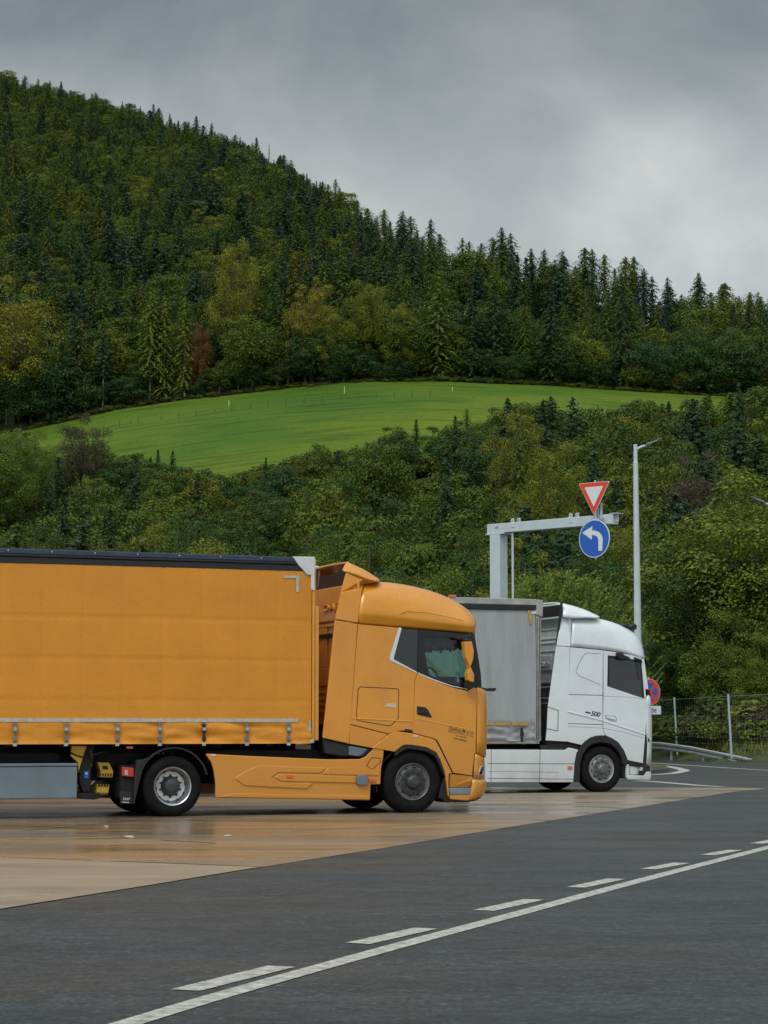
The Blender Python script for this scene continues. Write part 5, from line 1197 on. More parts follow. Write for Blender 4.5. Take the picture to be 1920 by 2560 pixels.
def leaf_quad(V, Fc, c, ax, nrm, l, w_):
    b = nrm.cross(ax)
    if b.length < 1e-4: return
    b = b.normalized()*w_; a = ax*l; i = len(V)
    V += [c-a*.5, c+b*.5-a*.05, c+a*.5, c-b*.5-a*.05]; Fc.append((i, i+1, i+2, i+3))
def rv(rng):
    while True:
        v = Vector((rng.uniform(-1,1), rng.uniform(-1,1), rng.uniform(-1,1)))
        if .05 < v.length < 1: return v.normalized()
def me_from(name, V, Fc, m):
    me = bpy.data.meshes.new(name); me.from_pydata([tuple(v) for v in V], [], Fc); me.materials.append(m); return me
def trunk_mesh(name, h, r, m, limbs=(), seed=0, top=.02):
    rng = random.Random(seed); mb = MB(); P = []; R = []
    for i in range(7):
        t = i/6; P.append(Vector((rng.uniform(-.012,.012)*h*t, rng.uniform(-.012,.012)*h*t, h*t-.6*(i == 0)))); R.append(r*(1-t)+top*t+(r*.35 if i == 0 else 0))
    mb.tube(P, R, 7)
    for (a, b) in limbs:
        k = a.z/h*6; i = min(5, int(k)); s = P[i].lerp(P[i+1], k-i)
        mid = s.lerp(b, .5)+Vector((0, 0, -.05*h)); mb.tube([s, mid, b], [r*.38, r*.25, r*.08], 5)
    me = bpy.data.meshes.new(name); me.from_pydata([tuple(v) for v in mb.v], [], mb.f); me.materials.append(m)
    for p in me.polygons: p.use_smooth = True
    return me
def broadleaf(seed, h, rx, nclump, nleaf, ls, m, base=.12, bark=None, cr=.34, flat_=.75):
    rng = random.Random(seed); V = []; Fc = []; limbs = []
    zc = h*(1+base)/2; rz = h*(1-base)/2
    for k in range(nclump):
        g = k+.5; ph = math.acos(1-2*g/nclump*.94); th = pi*(1+5**.5)*g+rng.uniform(-.3,.3)
        rr = rng.uniform(.52,.95)
        if k % 5 == 4: rr *= .5
        c = Vector((cos(th)*sin(ph)*rx*rr, sin(th)*sin(ph)*rx*rr, zc+cos(ph)*rz*rr*rng.uniform(.85,1.05)))
        if c.z < h*base: c.z = h*base+rng.uniform(0, .1)*h
        sc = (.75+.5*(1-abs(c.z-zc)/rz))*rng.uniform(.75,1.25); R = rx*cr*sc
        if k % 3 == 0: limbs.append((Vector((0,0,max(h*.12, c.z*.55))), c))
        for i in range(int(nleaf*sc)):
            d = rv(rng); 
            if d.z < -.25 and rng.random() < .7: d.z = -d.z
            p = c+Vector((d.x*R, d.y*R, d.z*R*flat_))*rng.uniform(.62,1.08)
            nrm = (d+rv(rng)*.55+Vector((0,0,.35))).normalized(); ax = nrm.cross(rv(rng)).normalized()
            s = ls*rng.uniform(.6,1.35); leaf_quad(V, Fc, p, ax, nrm, s*1.25, s*.9)
    return me_from('crown', V, Fc, m), trunk_mesh('trunk', h*.86, h*.020+.05, bark or BARK, limbs[:9], seed)
def conifer(seed, h, r, nb, m, bare=.08, droop=.35, tuft=.55, power=.85, bark=None, top_round=0.0, dens=1.0, ragged=.25):
    rng = random.Random(seed); V = []; Fc = []
    for k in range(nb):
        t = bare+(1-bare)*(k+rng.random())/nb; tt = (t-bare)/(1-bare)
        L_ = r*max(.04, (1-tt)**power)*rng.uniform(1-ragged, 1+ragged*.6)
        if top_round: L_ = r*sqrt(max(.004, 1-(tt*1.0)**2))*(.65+.35*min(1, tt*4))*rng.uniform(1-ragged, 1.1)
        if tt < .12: L_ *= .6+tt*3.3
        a = k*2.399+rng.uniform(-.4,.4); d = Vector((cos(a), sin(a), 0)); z0 = t*h
        n = max(2, int(L_/tuft*2.2*dens))
        for i in range(n):
            s = (i+.6)/n; up_ = (.10 if tt > .6 else -.02)
            p = Vector((d.x*L_*s, d.y*L_*s, z0+L_*s*up_-droop*L_*s*s)); side = Vector((-d.y, d.x, 0))
            for q in (-1, 1):
                if rng.random() > .9: continue
                wdt = tuft*(1.15-.5*s); pp = p+side*q*wdt*.32*rng.uniform(.5,1.5)
                ax = (d*.7+side*q*.75+Vector((0,0,-droop*1.1*rng.uniform(.3,1.7)))+rv(rng)*.55).normalized(); pp = pp+Vector((0,0,rng.uniform(-.3,.3)*tuft)); nrm = (Vector((0,0,1))*.9+d*.5+rv(rng)*.45).normalized()
                leaf_quad(V, Fc, pp, ax, nrm, tuft*rng.uniform(.8,1.35), tuft*.42)
            if rng.random() < .55:                     # hanging side twigs
                nrm = (d+rv(rng)*.6).normalized(); leaf_quad(V, Fc, p+Vector((0,0,-.14*tuft)), Vector((0,0,-1)), nrm, tuft*rng.uniform(.6,1.2), tuft*.38)
    for i in range(5): leaf_quad(V, Fc, Vector((0,0,h*(1-.006*i))), Vector((0,0,1)), rv(rng), tuft*1.1, tuft*.28)
    return me_from('crown', V, Fc, m), trunk_mesh('trunk', h*.985, h*.011+.05, bark or BARK, (), seed)
def snag(seed, h):                           # thin dead conifer
    rng = random.Random(seed); mb = MB()
    mb.tube([(0,0,0),(rng.uniform(-.2,.2),0,h*.5),(0,rng.uniform(-.2,.2),h)], [.24,.18,.06], 5)
    for k in range(26):
        z = h*(.35+.62*k/26); a = k*2.4; l = (1-z/h)*2.6+.35; mb.tube([(0,0,z),(cos(a)*l,sin(a)*l,z+l*rng.uniform(-.25,.3))], [.09,.03], 3, cap=False)
    me = bpy.data.meshes.new('crown'); me.from_pydata([tuple(v) for v in mb.v], [], mb.f); me.materials.append(BARK)
    return me, trunk_mesh('trunk', h*.9, .14, BARK, (), seed)

def tone(c, k=1.35): return [tuple(v*k for v in q) for q in c]
PROTO = {}
def proto(key, n, fn): PROTO[key] = [fn(i) for i in range(n)]
# (crown, trunk, nominal height)
proto('leaf', 6, lambda i: broadleaf(100+i, 14, 4.6+.5*(i % 3), 30+4*i, 150, .30, FM['leaf'], base=.08+.03*(i % 3), cr=.29+.03*(i % 2)))
proto('green', 3, lambda i: broadleaf(200+i, 14, 5.2, 34, 160, .30, FM['green'], base=.04, cr=.30))
proto('fine', 5, lambda i: broadleaf(250+i, 14, 4.9, 46+4*i, 330, .145, FM['leaf'] if i < 4 else FM['green'], base=.04, cr=.25))
proto('spruce', 4, lambda i: conifer(300+i, 22, 4.3+.5*(i % 2), 170, FM['spruce'], bare=.05+.06*(i % 2), droop=.40, tuft=.66, power=.75, ragged=.35))
proto('pine', 3, lambda i: conifer(400+i, 21, 4.2, 100, FM['pine'], bare=[.42,.58,.2][i], droop=.12, tuft=.80, power=.55, bark=PALEBARK, ragged=.45))
proto('larch', 4, lambda i: conifer(500+i, 22, 4.0+.4*(i % 2), 190, FM['larch'], bare=[.08,.36,.04,.26][i], droop=.45, tuft=.46, power=.42, bark=PALEBARK, top_round=0, ragged=.4))
proto('tall', 4, lambda i: conifer(550+i, 24, 3.4+.5*(i % 2), 110, FM['larch'] if i % 2 else FM['pine'], bare=.46+.05*i, droop=.4, tuft=.55, power=.45, bark=PALEBARK, ragged=.5))
proto('snag', 2, lambda i: snag(600+i, 15))
NOMH = {'leaf': 14, 'green': 14, 'spruce': 22, 'pine': 21, 'larch': 22, 'snag': 15, 'fine': 14, 'tall': 24}
SIL = {'leaf': 5.0, 'green': 5.2, 'spruce': 3.8, 'pine': 3.5, 'larch': 3.4, 'snag': 2}

def place(key, X, Y, h, name, label, cat, group, var=None, wf=1.0, rz=None, meshes=None, z=None, nom=None):
    i = rng.randrange(len(PROTO[key])) if var is None else var
    cr, tk = meshes if meshes else PROTO[key][i]; s = h/(nom or NOMH[key])
    o = bpy.data.objects.new(name, None); COL.objects.link(o); o.location = (X, Y, ground(X, Y)-.15 if z is None else z)
    o.rotation_euler = (0, 0, rng.uniform(0, 6.28) if rz is None else rz); o.scale = (s*wf, s*wf, s); tag(o, label, cat, group)
    a = bpy.data.objects.new('crown', cr); a.parent = o; COL.objects.link(a)
    b = bpy.data.objects.new('trunk', tk); b.parent = o; COL.objects.link(b)
    return o
rng = random.Random(5)
trees = []
def capY(c, Y, jit):
    base = interp(Y, [(100,1430),(120,1395),(160,1335),(220,1275),(300,1190),(345,1170)])
    w_ = interp(Y, [(100,0),(180,.35),(300,1)])
    side = interp(c, [(900,0),(1500,-40),(1900,-90)])*(1-w_)
    return base+(interp(c, ELOW)-1170)*w_+side+jit
# lower wood
Y = 108.0
while Y < 342:
    step = 7.0 if Y > 150 else 6.2
    X = -0.215*Y-4
    while X < 0.215*Y+5:
        x = X+rng.uniform(-2.0,2.0); y = Y+rng.uniform(-4.5,4.5); c = 960+F*x/y
        X += step*rng.uniform(.75,1.35)
        jit = rng.uniform(-22, 34)+60*noise.noise(Vector((x/9, y/9, 1)))
        z = ground(x, y); htop = (HOR-capY(c, y, jit))/F*y+H; h = htop-z
        if h < 3.2: continue
        q = rng.random(); key = 'leaf' if q < .60 else 'green' if q < .74 else 'spruce' if q < .82 else 'larch' if q < .94 else 'pine'
        if key in ('spruce','larch','pine') and h < 6: key = 'leaf'
        if key in ('spruce','larch','pine'): h *= 1.15
        if 1020 < c < 1420 and y < 190: key = 'spruce' if q < .55 else 'pine' if q < .8 else 'leaf'
        mx_ = {'leaf': 17, 'fine': 17, 'green': 16, 'spruce': 22, 'larch': 20, 'pine': 19}[key]
        h = min(h, mx_*rng.uniform(.8,1))
        if key in ('leaf','green') and y < 205: key = 'fine'
        trees.append([h/y, key, x, y, h, 'low', rng.uniform(.72,1.08)*(1.0+max(0, (11-h))*.05 if key in ('leaf','green','fine') else 1.15+max(0, (14-h))*.05)])
    Y += step*1.35
# a closed row of trees along the lower edge of the meadow
c = -60.0; rowtrees = []
while c < 1990:
    top = interp(c, ELOW)+rng.uniform(-6, 24); best = None
    for y in range(250, 346, 4):
        x = (c-960)/F*y; h = (HOR-top)/F*y+H-ground(x, y)
        if 6.0 < h < (13 if 60 < c < 1600 else 19) and (best is None or abs(h-8.5) < abs(best[1]-8.5)): best = (y, h, x)
    if best and not (170 < c < 245):
        y, h, x = best; q = rng.random(); key = 'leaf' if q < .62 else 'green' if q < .85 else 'spruce' if q < .92 else 'larch'
        if key in ('leaf','green'): h *= 1.07
        rowtrees.append([h/y, key, x, y, h, 'low', rng.uniform(1.05,1.35)*(1.25 if key in ('spruce','larch') else 1)])
    c += rng.uniform(34, 60)
# upper wood
Y = 452.0
while Y < 1010:
    X = -0.215*Y-4
    near = Y < 490
    step = (5.2 if near else 6.3+(Y-450)*.004)
    while X < 0.215*Y+5:
        x = X+rng.uniform(-2.8,2.8); y = Y+rng.uniform(-2.8,2.8); c = 960+F*x/y; X += step*rng.uniform(.8,1.2)
        if y < 451: y = 451.5
        R = interp(c, RDIST)
        if y > R+25: continue
        q = rng.random()
        if c > 700:
            if y < 476: key = 'green' if q < .42 else 'leaf' if q < .80 else 'larch' if q < .92 else 'spruce'
            elif c > 1000: key = 'larch' if q < .42 else 'pine' if q < .64 else 'spruce' if q < .74 else 'leaf'
            else: key = 'larch' if q < .34 else 'pine' if q < .56 else 'spruce' if q < .84 else 'leaf'
        elif y < 480: key = 'spruce' if q < .26 else 'larch' if q < .52 else 'pine' if q < .66 else 'green' if q < .86 else 'leaf'
        elif c < 330 and y > 640: key = 'leaf' if q < .48 else 'spruce' if q < .72 else 'larch'
        elif y > R-45: key = 'spruce' if q < .42 else 'snag' if q < .62 else 'pine' if q < .84 else 'larch'
        else: key = 'leaf' if q < .36 else 'green' if q < .46 else 'spruce' if q < .60 else 'larch' if q < .86 else 'pine'
        if c > 960 and 478 < y < 511 and rng.random() < .88: continue
        if c > 960 and y >= 511 and key != 'leaf' and rng.random() < .42: key = 'tall'
        h = {'leaf': 15, 'green': 15, 'spruce': 20, 'larch': 20, 'pine': 19.5, 'snag': 17, 'tall': 22}[key]*rng.uniform(.72,1.15)
        if near and c > 700 and key in ('leaf','green'): h *= .95
        if c > 1000 and y > 476: h *= 1.15
        if near and y > 474 and c > 700 and key in ('pine','larch'): h = rng.uniform(22,25)
        if y > R-40 and key != 'tall': h = (13 if key != 'snag' else 17)*rng.uniform(.55,1.25)*(1.35 if c > 1050 else 1)
        if y > R-140:                        # keep the skyline
            h = min(h, (HOR-interp(c, RIDGE)-rng.choice((-20, -8, 0, 8, 18, 30))*rng.uniform(.6,1.2))/F*y+H-ground(x, y)+1.0)
            if h < 5: continue
        trees.append([h/y, key, x, y, h, 'up', rng.uniform(.9,1.3)])
    Y += step*.9

# low leafy growth closing the foot of the wood above the meadow
c = -80.0
while c < 2000:
    y = rng.uniform(450.5, 453.5); x = (c-960)/F*y; q = rng.random(); key = ('spruce' if q < .3 else 'leaf' if q < .65 else 'green') if c < 640 else ('leaf' if q < .45 else 'green' if q < .92 else 'spruce')
    h = rng.uniform(4.5, 9.5); trees.append([h/y, key, x, y, h, 'up', rng.uniform(1.25,1.6)*(1.3 if key == 'spruce' else 1)]); c += rng.uniform(26, 50)
# heroes: trees one can point to in the photo: (px of trunk, row of top, depth, key, material, label, name, width factor)
def variant(me, m):
    c = me.copy(); c.materials.clear(); c.materials.append(m); return c
HERO = [
 (35,712,452,'leaf','yellow',.95,'tall autumn yellow broadleaf tree at the left edge above the meadow','broadleaf_tree','leaf'),
 (585,604,462,'leaf','yellow',.50,'tall narrow yellow green tree among dark conifers above the meadow','broadleaf_tree','leaf'),
 (500,815,451.5,'leaf','rust',.5,'small orange leaved tree between dark conifers above the meadow','broadleaf_tree','leaf'),
 (378,730,451.5,'larch','olive',1.0,'leftmost of the pale olive larches standing together above the meadow','larch_tree','larch'),
 (412,738,451.8,'larch','olive',1.0,'middle larch of the pale olive clump above the meadow','larch_tree','larch'),
 (462,742,451.6,'larch','olive',1.0,'rightmost of the pale olive larches standing together above the meadow','larch_tree','larch'),
 (778,712,454,'leaf','yellow',.75,'yellow crowned tree on the wood edge above the meadow, left of centre','broadleaf_tree','leaf'),
 (830,765,452,'leaf','yellow',.8,'low yellow leaved tree beside a taller one above the meadow','broadleaf_tree','leaf'),
 (925,705,456,'leaf','yellow',.7,'yellow topped tree behind green broadleaf trees above the meadow','broadleaf_tree','leaf'),
 (1000,755,452,'leaf','yellow',.7,'pale yellow tipped tree beside the tall pale trunked larch above the meadow','broadleaf_tree','leaf'),
 (1095,675,452,'larch','olive',1.25,'broad larch with pale trunk standing out of the wood edge above the meadow','larch_tree','larch'),
 (205,1045,330,'leaf','brownish',.8,'brown half bare bushy tree on the left of the meadow','broadleaf_tree','leaf'),
 (95,1085,300,'leaf','olive',.6,'light olive slender tree left of the brown bare tree','broadleaf_tree','leaf'),
 (-10,1084,290,'leaf','olive',1.0,'light olive tree cut by the left edge of the photo below the meadow','broadleaf_tree','leaf'),
 (58,1086,305,'leaf','olive',.9,'second light olive tree from the left edge below the meadow','broadleaf_tree','leaf'),
 (20,1082,295,'leaf','olive',.8,'light olive round tree at the left edge below the meadow','broadleaf_tree','leaf'),
 (665,1142,322,'spruce','spruce',1.1,'small dark spruce whose tip rises over the lower edge of the meadow','spruce_tree','spruce'),
 (395,1122,325,'spruce','spruce',1.1,'small dark spruce at the lower meadow edge, left one of a pair','spruce_tree','spruce'),
 (432,1126,324,'spruce','spruce',1.1,'small dark spruce at the lower meadow edge, right one of a pair','spruce_tree','spruce'),
 (1290,1036,290,'leaf','yellow',.7,'yellow topped tree in the wood right of centre below the meadow','broadleaf_tree','leaf'),
 (1372,1110,235,'leaf','yellow',.6,'narrow yellow green tree above and right of the triangular sign','broadleaf_tree','leaf'),
 (1745,1150,215,'leaf','brownish',.6,'brownish withered crown among green trees at the right','broadleaf_tree','leaf'),
 (500,1355,96,'leaf','yellow',.9,'bright yellow leaved treetop just above the orange trailer roof','broadleaf_tree','leaf'),
 (1310,1375,104,'leaf','yellow',.75,'yellow green tree behind the gantry column','broadleaf_tree','leaf'),
 (1345,1340,112,'pine','pine',.8,'small blue green pine beneath the gantry arm','pine_tree','pine'),
 (1800,1610,99,'pine','pine',1.2,'young dark green pine behind the wire fence','pine_tree','pine'),
 (1050,1385,106,'leaf','olive',.8,'light olive tree above the roof of the orange cab','broadleaf_tree','leaf'),
 (1545,1510,92,'leaf','olive',.6,'olive yellow shrub right of the street lamp base','broadleaf_tree','leaf'),
]
for px_, ty, dY, key, mk_, wf, lab, nm, pk in HERO:
    p = yp(px_, ty, dY); z = ground(p.x, dY); h = max(2.0, p.z-z)*(1.1 if nm == 'broadleaf_tree' else 1.0)
    if key == 'leaf': key = 'fine'
    i = rng.randrange(len(PROTO[key])); cr, tk = PROTO[key][i]
    if nm == 'broadleaf_tree': wfa = wf*max(1, 0.0+14/max(h, 7)*.75 if wf >= .9 and dY < 400 else 1)
    else: wfa = wf
    place(key, p.x, dY, h, nm, lab, 'tree', None, wf=wfa, meshes=(variant(cr, FM[mk_]), tk), z=z-.1)
    trees = [t for t in trees if not (abs(t[2]-p.x) < 4.5*min(1, dY/300) and -26 < t[3]-dY < 3 and dY < 440 and t[3] > 90)]
    if dY > 440: trees = [t for t in trees if not (abs(t[2]-p.x) < 3 and t[3] < dY+1.5 and t[4] > h*.62)]

# near trees behind the fence at the right and bushes behind the white cab
PROTO['near'] = [broadleaf(700+i, 12, 4.2, 70, 480, .105, FM['olive'] if i != 1 else FM['leaf'], base=.02, cr=.24, flat_=.8) for i in range(3)]; NOMH['near'] = 12
NEAR = [ # px, top row, depth, width, label
 (1900,1150,100,1.35,'tallest leafy tree at the right edge, its crown reaching up beside the second lamp'),
 (1790,1300,99,1.1,'leafy tree left of the tallest one, behind the first fence post on the right'),
 (1830,1500,95,1.0,'drooping leafy tree low behind the fence at the right'),
 (1700,1420,102,1.0,'leafy tree directly right of the tall street lamp'),
 (1655,1560,98,.9,'shaded leafy tree just right of the white cab front'),
 (1915,1560,93,.9,'leafy tree with hanging branches at the right edge over the fence'),
 (1590,1600,100,.8,'yellowish leafy tree hidden behind the white cab windscreen'),
 (1990,1250,97,1.2,'leafy tree just cut by the right edge of the photo'),
]
for k, (px_, ty, dY, wf, lab) in enumerate(NEAR):
    p = yp(px_, ty, dY); z = ground(p.x, dY); place('near', p.x, dY, p.z-z, 'broadleaf_tree', lab, 'tree', None, var=k % 3, wf=wf, z=z-.1)
trees = [t for t in trees if not (t[3] < 112 and 960+F*t[2]/t[3] > 1520)]
PROTO['bush'] = [conifer(800+i, 5, 2.0, 560, FM['bushgreen'], bare=0, droop=-.6, tuft=.095, power=.45, ragged=.5) for i in range(2)]; NOMH['bush'] = 5
for px_, ty, dY, wf, lab in ((1335,1450,84,1.05,'feathery light green bush left part of the clump behind the white cab spoiler'),(1400,1432,86,1.1,'feathery light green bush, tallest of the clump behind the white cab roof'),(1468,1447,85,.95,'feathery light green bush at the right end of the clump behind the white cab roof'),
                         (1262,1490,88,1.2,'feathery bush behind the grey trailer roof beside the gantry column')):
    p = yp(px_, ty, dY); z = ground(p.x, dY); place('bush', p.x, dY, p.z-z, 'bush', lab, 'bush', None, var=1 if wf > 1 else 0, wf=wf, z=z-.1)
# undergrowth behind the fence: low shrubs
PROTO['shrub'] = [broadleaf(900+i, 1.8, 1.1, 16, 70, .13, [FM['olive'], FM['brownish'], FM['leaf']][i], base=0, cr=.4) for i in range(3)]; NOMH['shrub'] = 1.8

KINDS = {'tall': ('larch_tree', 'tree'), 'fine': ('broadleaf_tree', 'tree'), 'leaf': ('broadleaf_tree', 'tree'), 'green': ('broadleaf_tree', 'tree'), 'spruce': ('spruce_tree', 'tree'), 'pine': ('pine_tree', 'tree'), 'larch': ('larch_tree', 'tree'), 'snag': ('dead_tree', 'tree')}
LOOK = {'tall': 'tall bare stemmed tree', 'leaf': 'olive green broadleaf tree', 'fine': 'leafy broadleaf tree', 'green': 'deep green broadleaf tree', 'spruce': 'dark pointed spruce', 'pine': 'blue green pine', 'larch': 'soft feathery larch', 'snag': 'thin dead conifer'}
PLUR = {'tall': 'tall bare stemmed trees', 'leaf': 'olive broadleaf trees', 'fine': 'leafy trees', 'green': 'deep green trees', 'spruce': 'spruces', 'pine': 'pines', 'larch': 'larches', 'snag': 'dead conifers'}
def over(c):
    for lim, t in ((150, 'at the left edge'), (330, 'over the brown bush'), (520, 'over the trailer middle'), (780, 'over the trailer front'), (930, 'over the orange cab rear'), (1080, 'over the orange cab'),
                   (1230, 'between the two cabs'), (1320, 'over the gantry column'), (1440, 'over the gantry arm'), (1540, 'over the triangular sign'), (1640, 'over the street lamp'), (1760, 'right of the street lamp')):
        if c < lim: return t
    return 'at the right edge'
def tree_label(key, zone, x, y, h):
    c = 960+F*x/y; top = HOR-F*(ground(x, y)+h-H)/y
    if zone == 'low': a = 'below the meadow, ' + ('topmost row' if top < interp(c, ELOW)+50 else 'upper part' if top < 1210 else 'middle part' if top < 1310 else 'lowest part')
    elif y < 478: a = 'edging the meadow top' + (', low one' if h < 10 else ', tall one' if h > 17 else '')
    elif top < interp(c, RIDGE)+40: a = 'on the ridge against the sky'
    else: a = 'on the hillside' + (', upper part' if top < (interp(c, RIDGE)+interp(c, YTOP))/2-60 else ', lower part')
    a += ' '+over(c)
    return LOOK[key]+' '+a, PLUR[key]+' '+a.replace(',', '')
trees += rowtrees
trees.sort(reverse=True)
groups = {'b': 0, 'c': 0}; rest = []
for t in trees:
    _, key, x, y, h, zone, wf = t
    g = 'b' if key in ('leaf','green','fine') else 'c'
    low_cap = 290 if g == 'b' else 290
    if key == 'snag' or groups[g] < low_cap:
        if key == 'snag' and sum(1 for r_ in rest if r_[1] == 'snag') < 0: pass
        groups[g] += key != 'snag'
        nm, cat = KINDS[key]; lb, gp_ = tree_label(key, zone, x, y, h)
        place(key, x, y, h, nm, lb, cat, gp_, wf=wf)
    else: rest.append(t)

# the remaining far wood, one object: points carrying instances of the tree crowns and trunks
def scatter(name, pts, protos):              # pts: (proto index, x, y, z, scale, width, rot)
    me = bpy.data.meshes.new(name); me.from_pydata([(p[1], p[2], p[3]) for p in pts], [], [])
    def attr(n, typ, vals):
        a = me.attributes.new(n, typ, 'POINT'); a.data.foreach_set('value' if typ != 'FLOAT_VECTOR' else 'vector', vals)
    attr('sort', 'INT', [p[0] for p in pts])
    attr('size', 'FLOAT_VECTOR', [v for p in pts for v in (p[4]*p[5], p[4]*p[5], p[4])]); attr('turn', 'FLOAT_VECTOR', [v for p in pts for v in (0, 0, p[6])])
    o = bpy.data.objects.new(name, me); COL.objects.link(o); o['kind'] = 'stuff'
    ng = bpy.data.node_groups.new(name, 'GeometryNodeTree'); ng.interface.new_socket('Geometry', in_out='INPUT', socket_type='NodeSocketGeometry'); ng.interface.new_socket('Geometry', in_out='OUTPUT', socket_type='NodeSocketGeometry')
    N = ng.nodes; L = ng.links; gi = N.new('NodeGroupInput'); go = N.new('NodeGroupOutput'); jn = N.new('GeometryNodeJoinGeometry'); L.new(jn.outputs[0], go.inputs[0])
    def named(n, dt):
        a = N.new('GeometryNodeInputNamedAttribute'); a.data_type = dt; a.inputs['Name'].default_value = n; return a.outputs[0]
    ks, sz, tn = named('sort', 'INT'), named('size', 'FLOAT_VECTOR'), named('turn', 'FLOAT_VECTOR')
    m2p = N.new('GeometryNodeMeshToPoints'); L.new(gi.outputs[0], m2p.inputs[0])
    for i, obs in enumerate(protos):
        cm = N.new('FunctionNodeCompare'); cm.data_type = 'INT'; cm.operation = 'EQUAL'
        ia = [s for s in cm.inputs if s.type == 'INT']; L.new(ks, ia[0]); ia[1].default_value = i
        for ob in obs:
            oi = N.new('GeometryNodeObjectInfo'); oi.transform_space = 'ORIGINAL'; oi.inputs['Object'].default_value = ob
            ip = N.new('GeometryNodeInstanceOnPoints'); L.new(m2p.outputs[0], ip.inputs['Points']); L.new(cm.outputs[0], ip.inputs['Selection']); L.new(oi.outputs['Geometry'], ip.inputs['Instance'])
            L.new(tn, ip.inputs['Rotation']); L.new(sz, ip.inputs['Scale']); L.new(ip.outputs[0], jn.inputs[0])
    md = o.modifiers.new('instances', 'NODES'); md.node_group = ng
    return o
src = {}
for o in COL.objects:
    if o.type == 'MESH' and o.name.split('.')[0] in ('crown', 'trunk') and o.data.name not in src: src[o.data.name] = o
pk = []; idx = {}
for key in ('leaf','green','fine','spruce','pine','larch','tall','snag'):
    for i, (c, t) in enumerate(PROTO[key]):
        if c.name in src and t.name in src: idx.setdefault(key, []).append(len(pk)); pk.append((src[c.name], src[t.name]))
pts = []
for _, key, x, y, h, zone, wf in rest:
    pts.append((rng.choice(idx[key]), x, y, ground(x, y)-.2, h/NOMH[key], wf, rng.uniform(0, 6.28)))
scatter('distant_wood', pts, pk)
# undergrowth strips: verge behind the fence, brush along the top of the meadow
sh = []
for k in range(3):
    o = place('shrub', [16.5, 13.5, 18.2][k], [93.5, 102, 90][k], [1.7,1.5,1.9][k], 'shrub', ['low olive shrub growing at the foot of the fence, right', 'low withered brown shrub between the two fence posts', 'low green shrub at the right edge under the fence'][k], 'shrub', None, var=k)
    sh.append([c for c in o.children][::1][:2])
bp_ = []
for c in range(-100, 2100, 5):
    for r_ in range(2):
        y = 450+rng.uniform(-1.5, 4); x = (c-960)/F*y; hh = rng.uniform(.5,1.3) if c < 560 or 1080 < c < 1480 else rng.uniform(.4,.9)
        bp_.append((1 if rng.random() < (.45 if c < 620 else .1) else rng.choice((0, 2)), x, y, ground(x, y)+.2, hh/1.8, 1.7, rng.uniform(0, 6.28)))
for k in range(420):
    y = rng.uniform(84, 118); x = rng.uniform(8.5, 24); d = y-vergeY(x)
    if d < 7 or (y < 100 and x > 9 and (y-91)*.32+x-11.5 < 1.6): continue
    hh = rng.uniform(.5, 1.7)*(1 if d < 14 else 1.5)
    bp_.append((rng.choice((0,1,2,2,0)), x, y, ground(x, y)-.05, hh/1.8, 1.4, rng.uniform(0, 6.28)))
for k in range(3400):                        # saplings filling the lower wood
    y = 104+(344-104)*rng.random()**.8; x = rng.uniform(-.21, .21)*y
    if 960+F*x/y > 1500 and y < 112: continue
    bp_.append((rng.choice((0, 2, 2)), x, y, ground(x, y)-.1, rng.uniform(1.6, 3.4)/1.8, 1.5, rng.uniform(0, 6.28)))
scatter('undergrowth', bp_, sh)
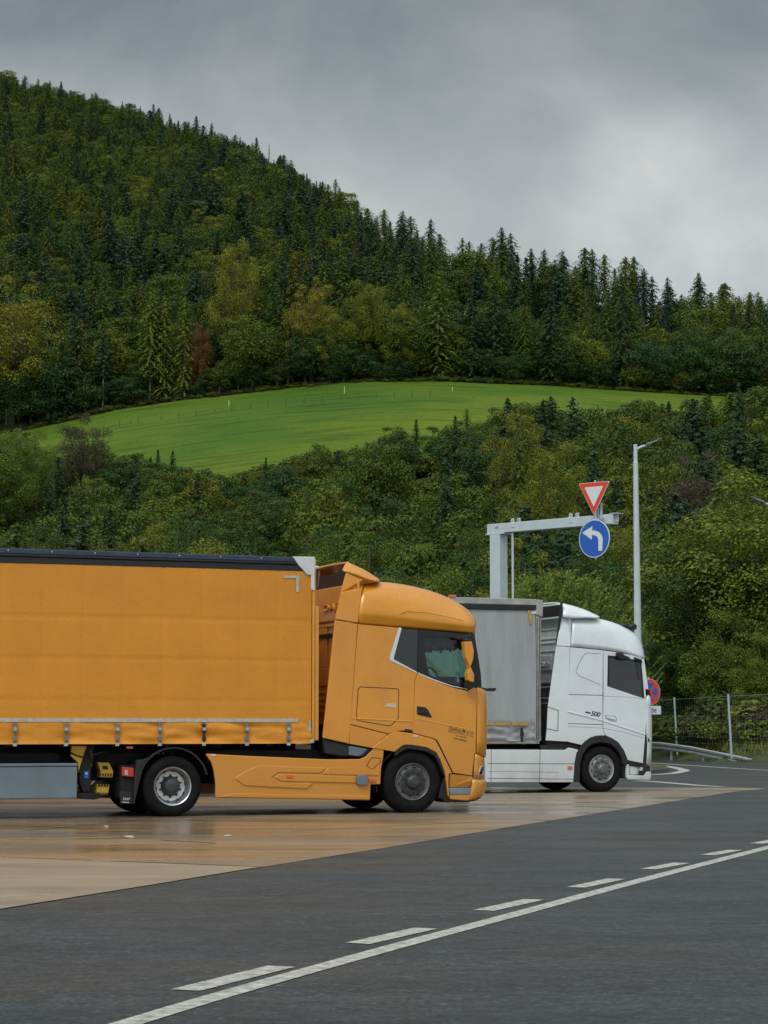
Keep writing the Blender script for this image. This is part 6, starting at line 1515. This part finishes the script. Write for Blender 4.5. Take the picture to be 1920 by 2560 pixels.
# tiny markers on the meadow
mk = []
for k, q in enumerate(((861,1020,1.5),(572,1038,.9),(1131,1017,.8))):
    P = yp(q[0], q[1], 432); z = ground(P.x, 432)+.4
    o = mesh('marker_post', *(lambda mb: (mb.v, mb.f))(MB().box((-.08,-.08,-.2),(.08,.08,q[2]))), mat('yellow_marker_paint%d' % k, (.5,.5,.12), .6)); o.location = (P.x, 432, z)
    tag(o, ['pale yellow marker post standing in the meadow, right of the middle', 'small marker post in the meadow left of the tallest one', 'small marker post in the right part of the meadow'][k], 'post', None)
wood = mat('weathered_fence_wood', (.07,.06,.045), .9)
for k, c in enumerate(list(range(300, 352, 24))+list(range(400, 1100, 45))):
    yy = interp(c, [(280,1085),(340,1070),(500,1045),(700,1030),(860,1026),(1100,1024)]); P = yp(c, yy, 420)
    o = mesh('pasture_post', *(lambda mb: (mb.v, mb.f))(MB().tube([(0,0,-.3),(.05,0,1.2)], .07, 5)), wood); o.location = (P.x, 420+rng.uniform(-2,2), ground(P.x, 420)+.3)
    tag(o, 'thin wooden pasture fence post in the line across the meadow', 'fence post', 'pasture fence posts on the meadow')
# litter on the apron
ltm = mat('pale_litter', (.42,.41,.37), .6)
for k, (q, s, lb) in enumerate(((Z7(562,236),.045,'crumpled pale scrap lying on the concrete, left one'),(Z7(985,228),.032,'small pale scrap lying on the concrete under the skirt'),(Z7(458,187),.025,'tiny pale scrap on the concrete behind the rear wheel'))):
    P = gp(*q); bm = bmesh.new(); bmesh.ops.create_icosphere(bm, subdivisions=2, radius=s)
    for v in bm.verts: v.co += Vector((0,0,0))+v.co*noise.noise(v.co*30+Vector((k,0,0)))*.6; v.co.z *= .4; v.co.x *= 1.6
    me = bpy.data.meshes.new('litter'); bm.to_mesh(me); bm.free(); o = link('litter', me, ltm); o.location = (P.x, P.y, .004+s*.35); tag(o, lb, 'litter')

# grass on the verge
gm = foliage('verge_grass_blades', [(.055,.070,.014)], trans=.3) if False else mat('verge_grass_blades', (.15,.18,.035), .9, var=.5, vscale=.8, var2=(.10,.10,.03))
V = []; Fc = []
for k in range(26000):
    y = rng.uniform(74, 104); x = rng.uniform(7, 23); d = y-vergeY(x)
    if d < .15 or d > 22: continue
    z = ground(x, y)-.02; hh = rng.uniform(.08,.26)*(1+min(1, d/9)); a = rng.uniform(0, 6.28); w_ = .03; i = len(V); l = rng.uniform(-.08,.08)
    V += [Vector((x-cos(a)*w_, y-sin(a)*w_, z)), Vector((x+cos(a)*w_, y+sin(a)*w_, z)), Vector((x+l, y+l*.5, z+hh))]; Fc.append((i, i+1, i+2))
tag(link('grass', me_from('grass', V, Fc, gm)), kind='stuff')
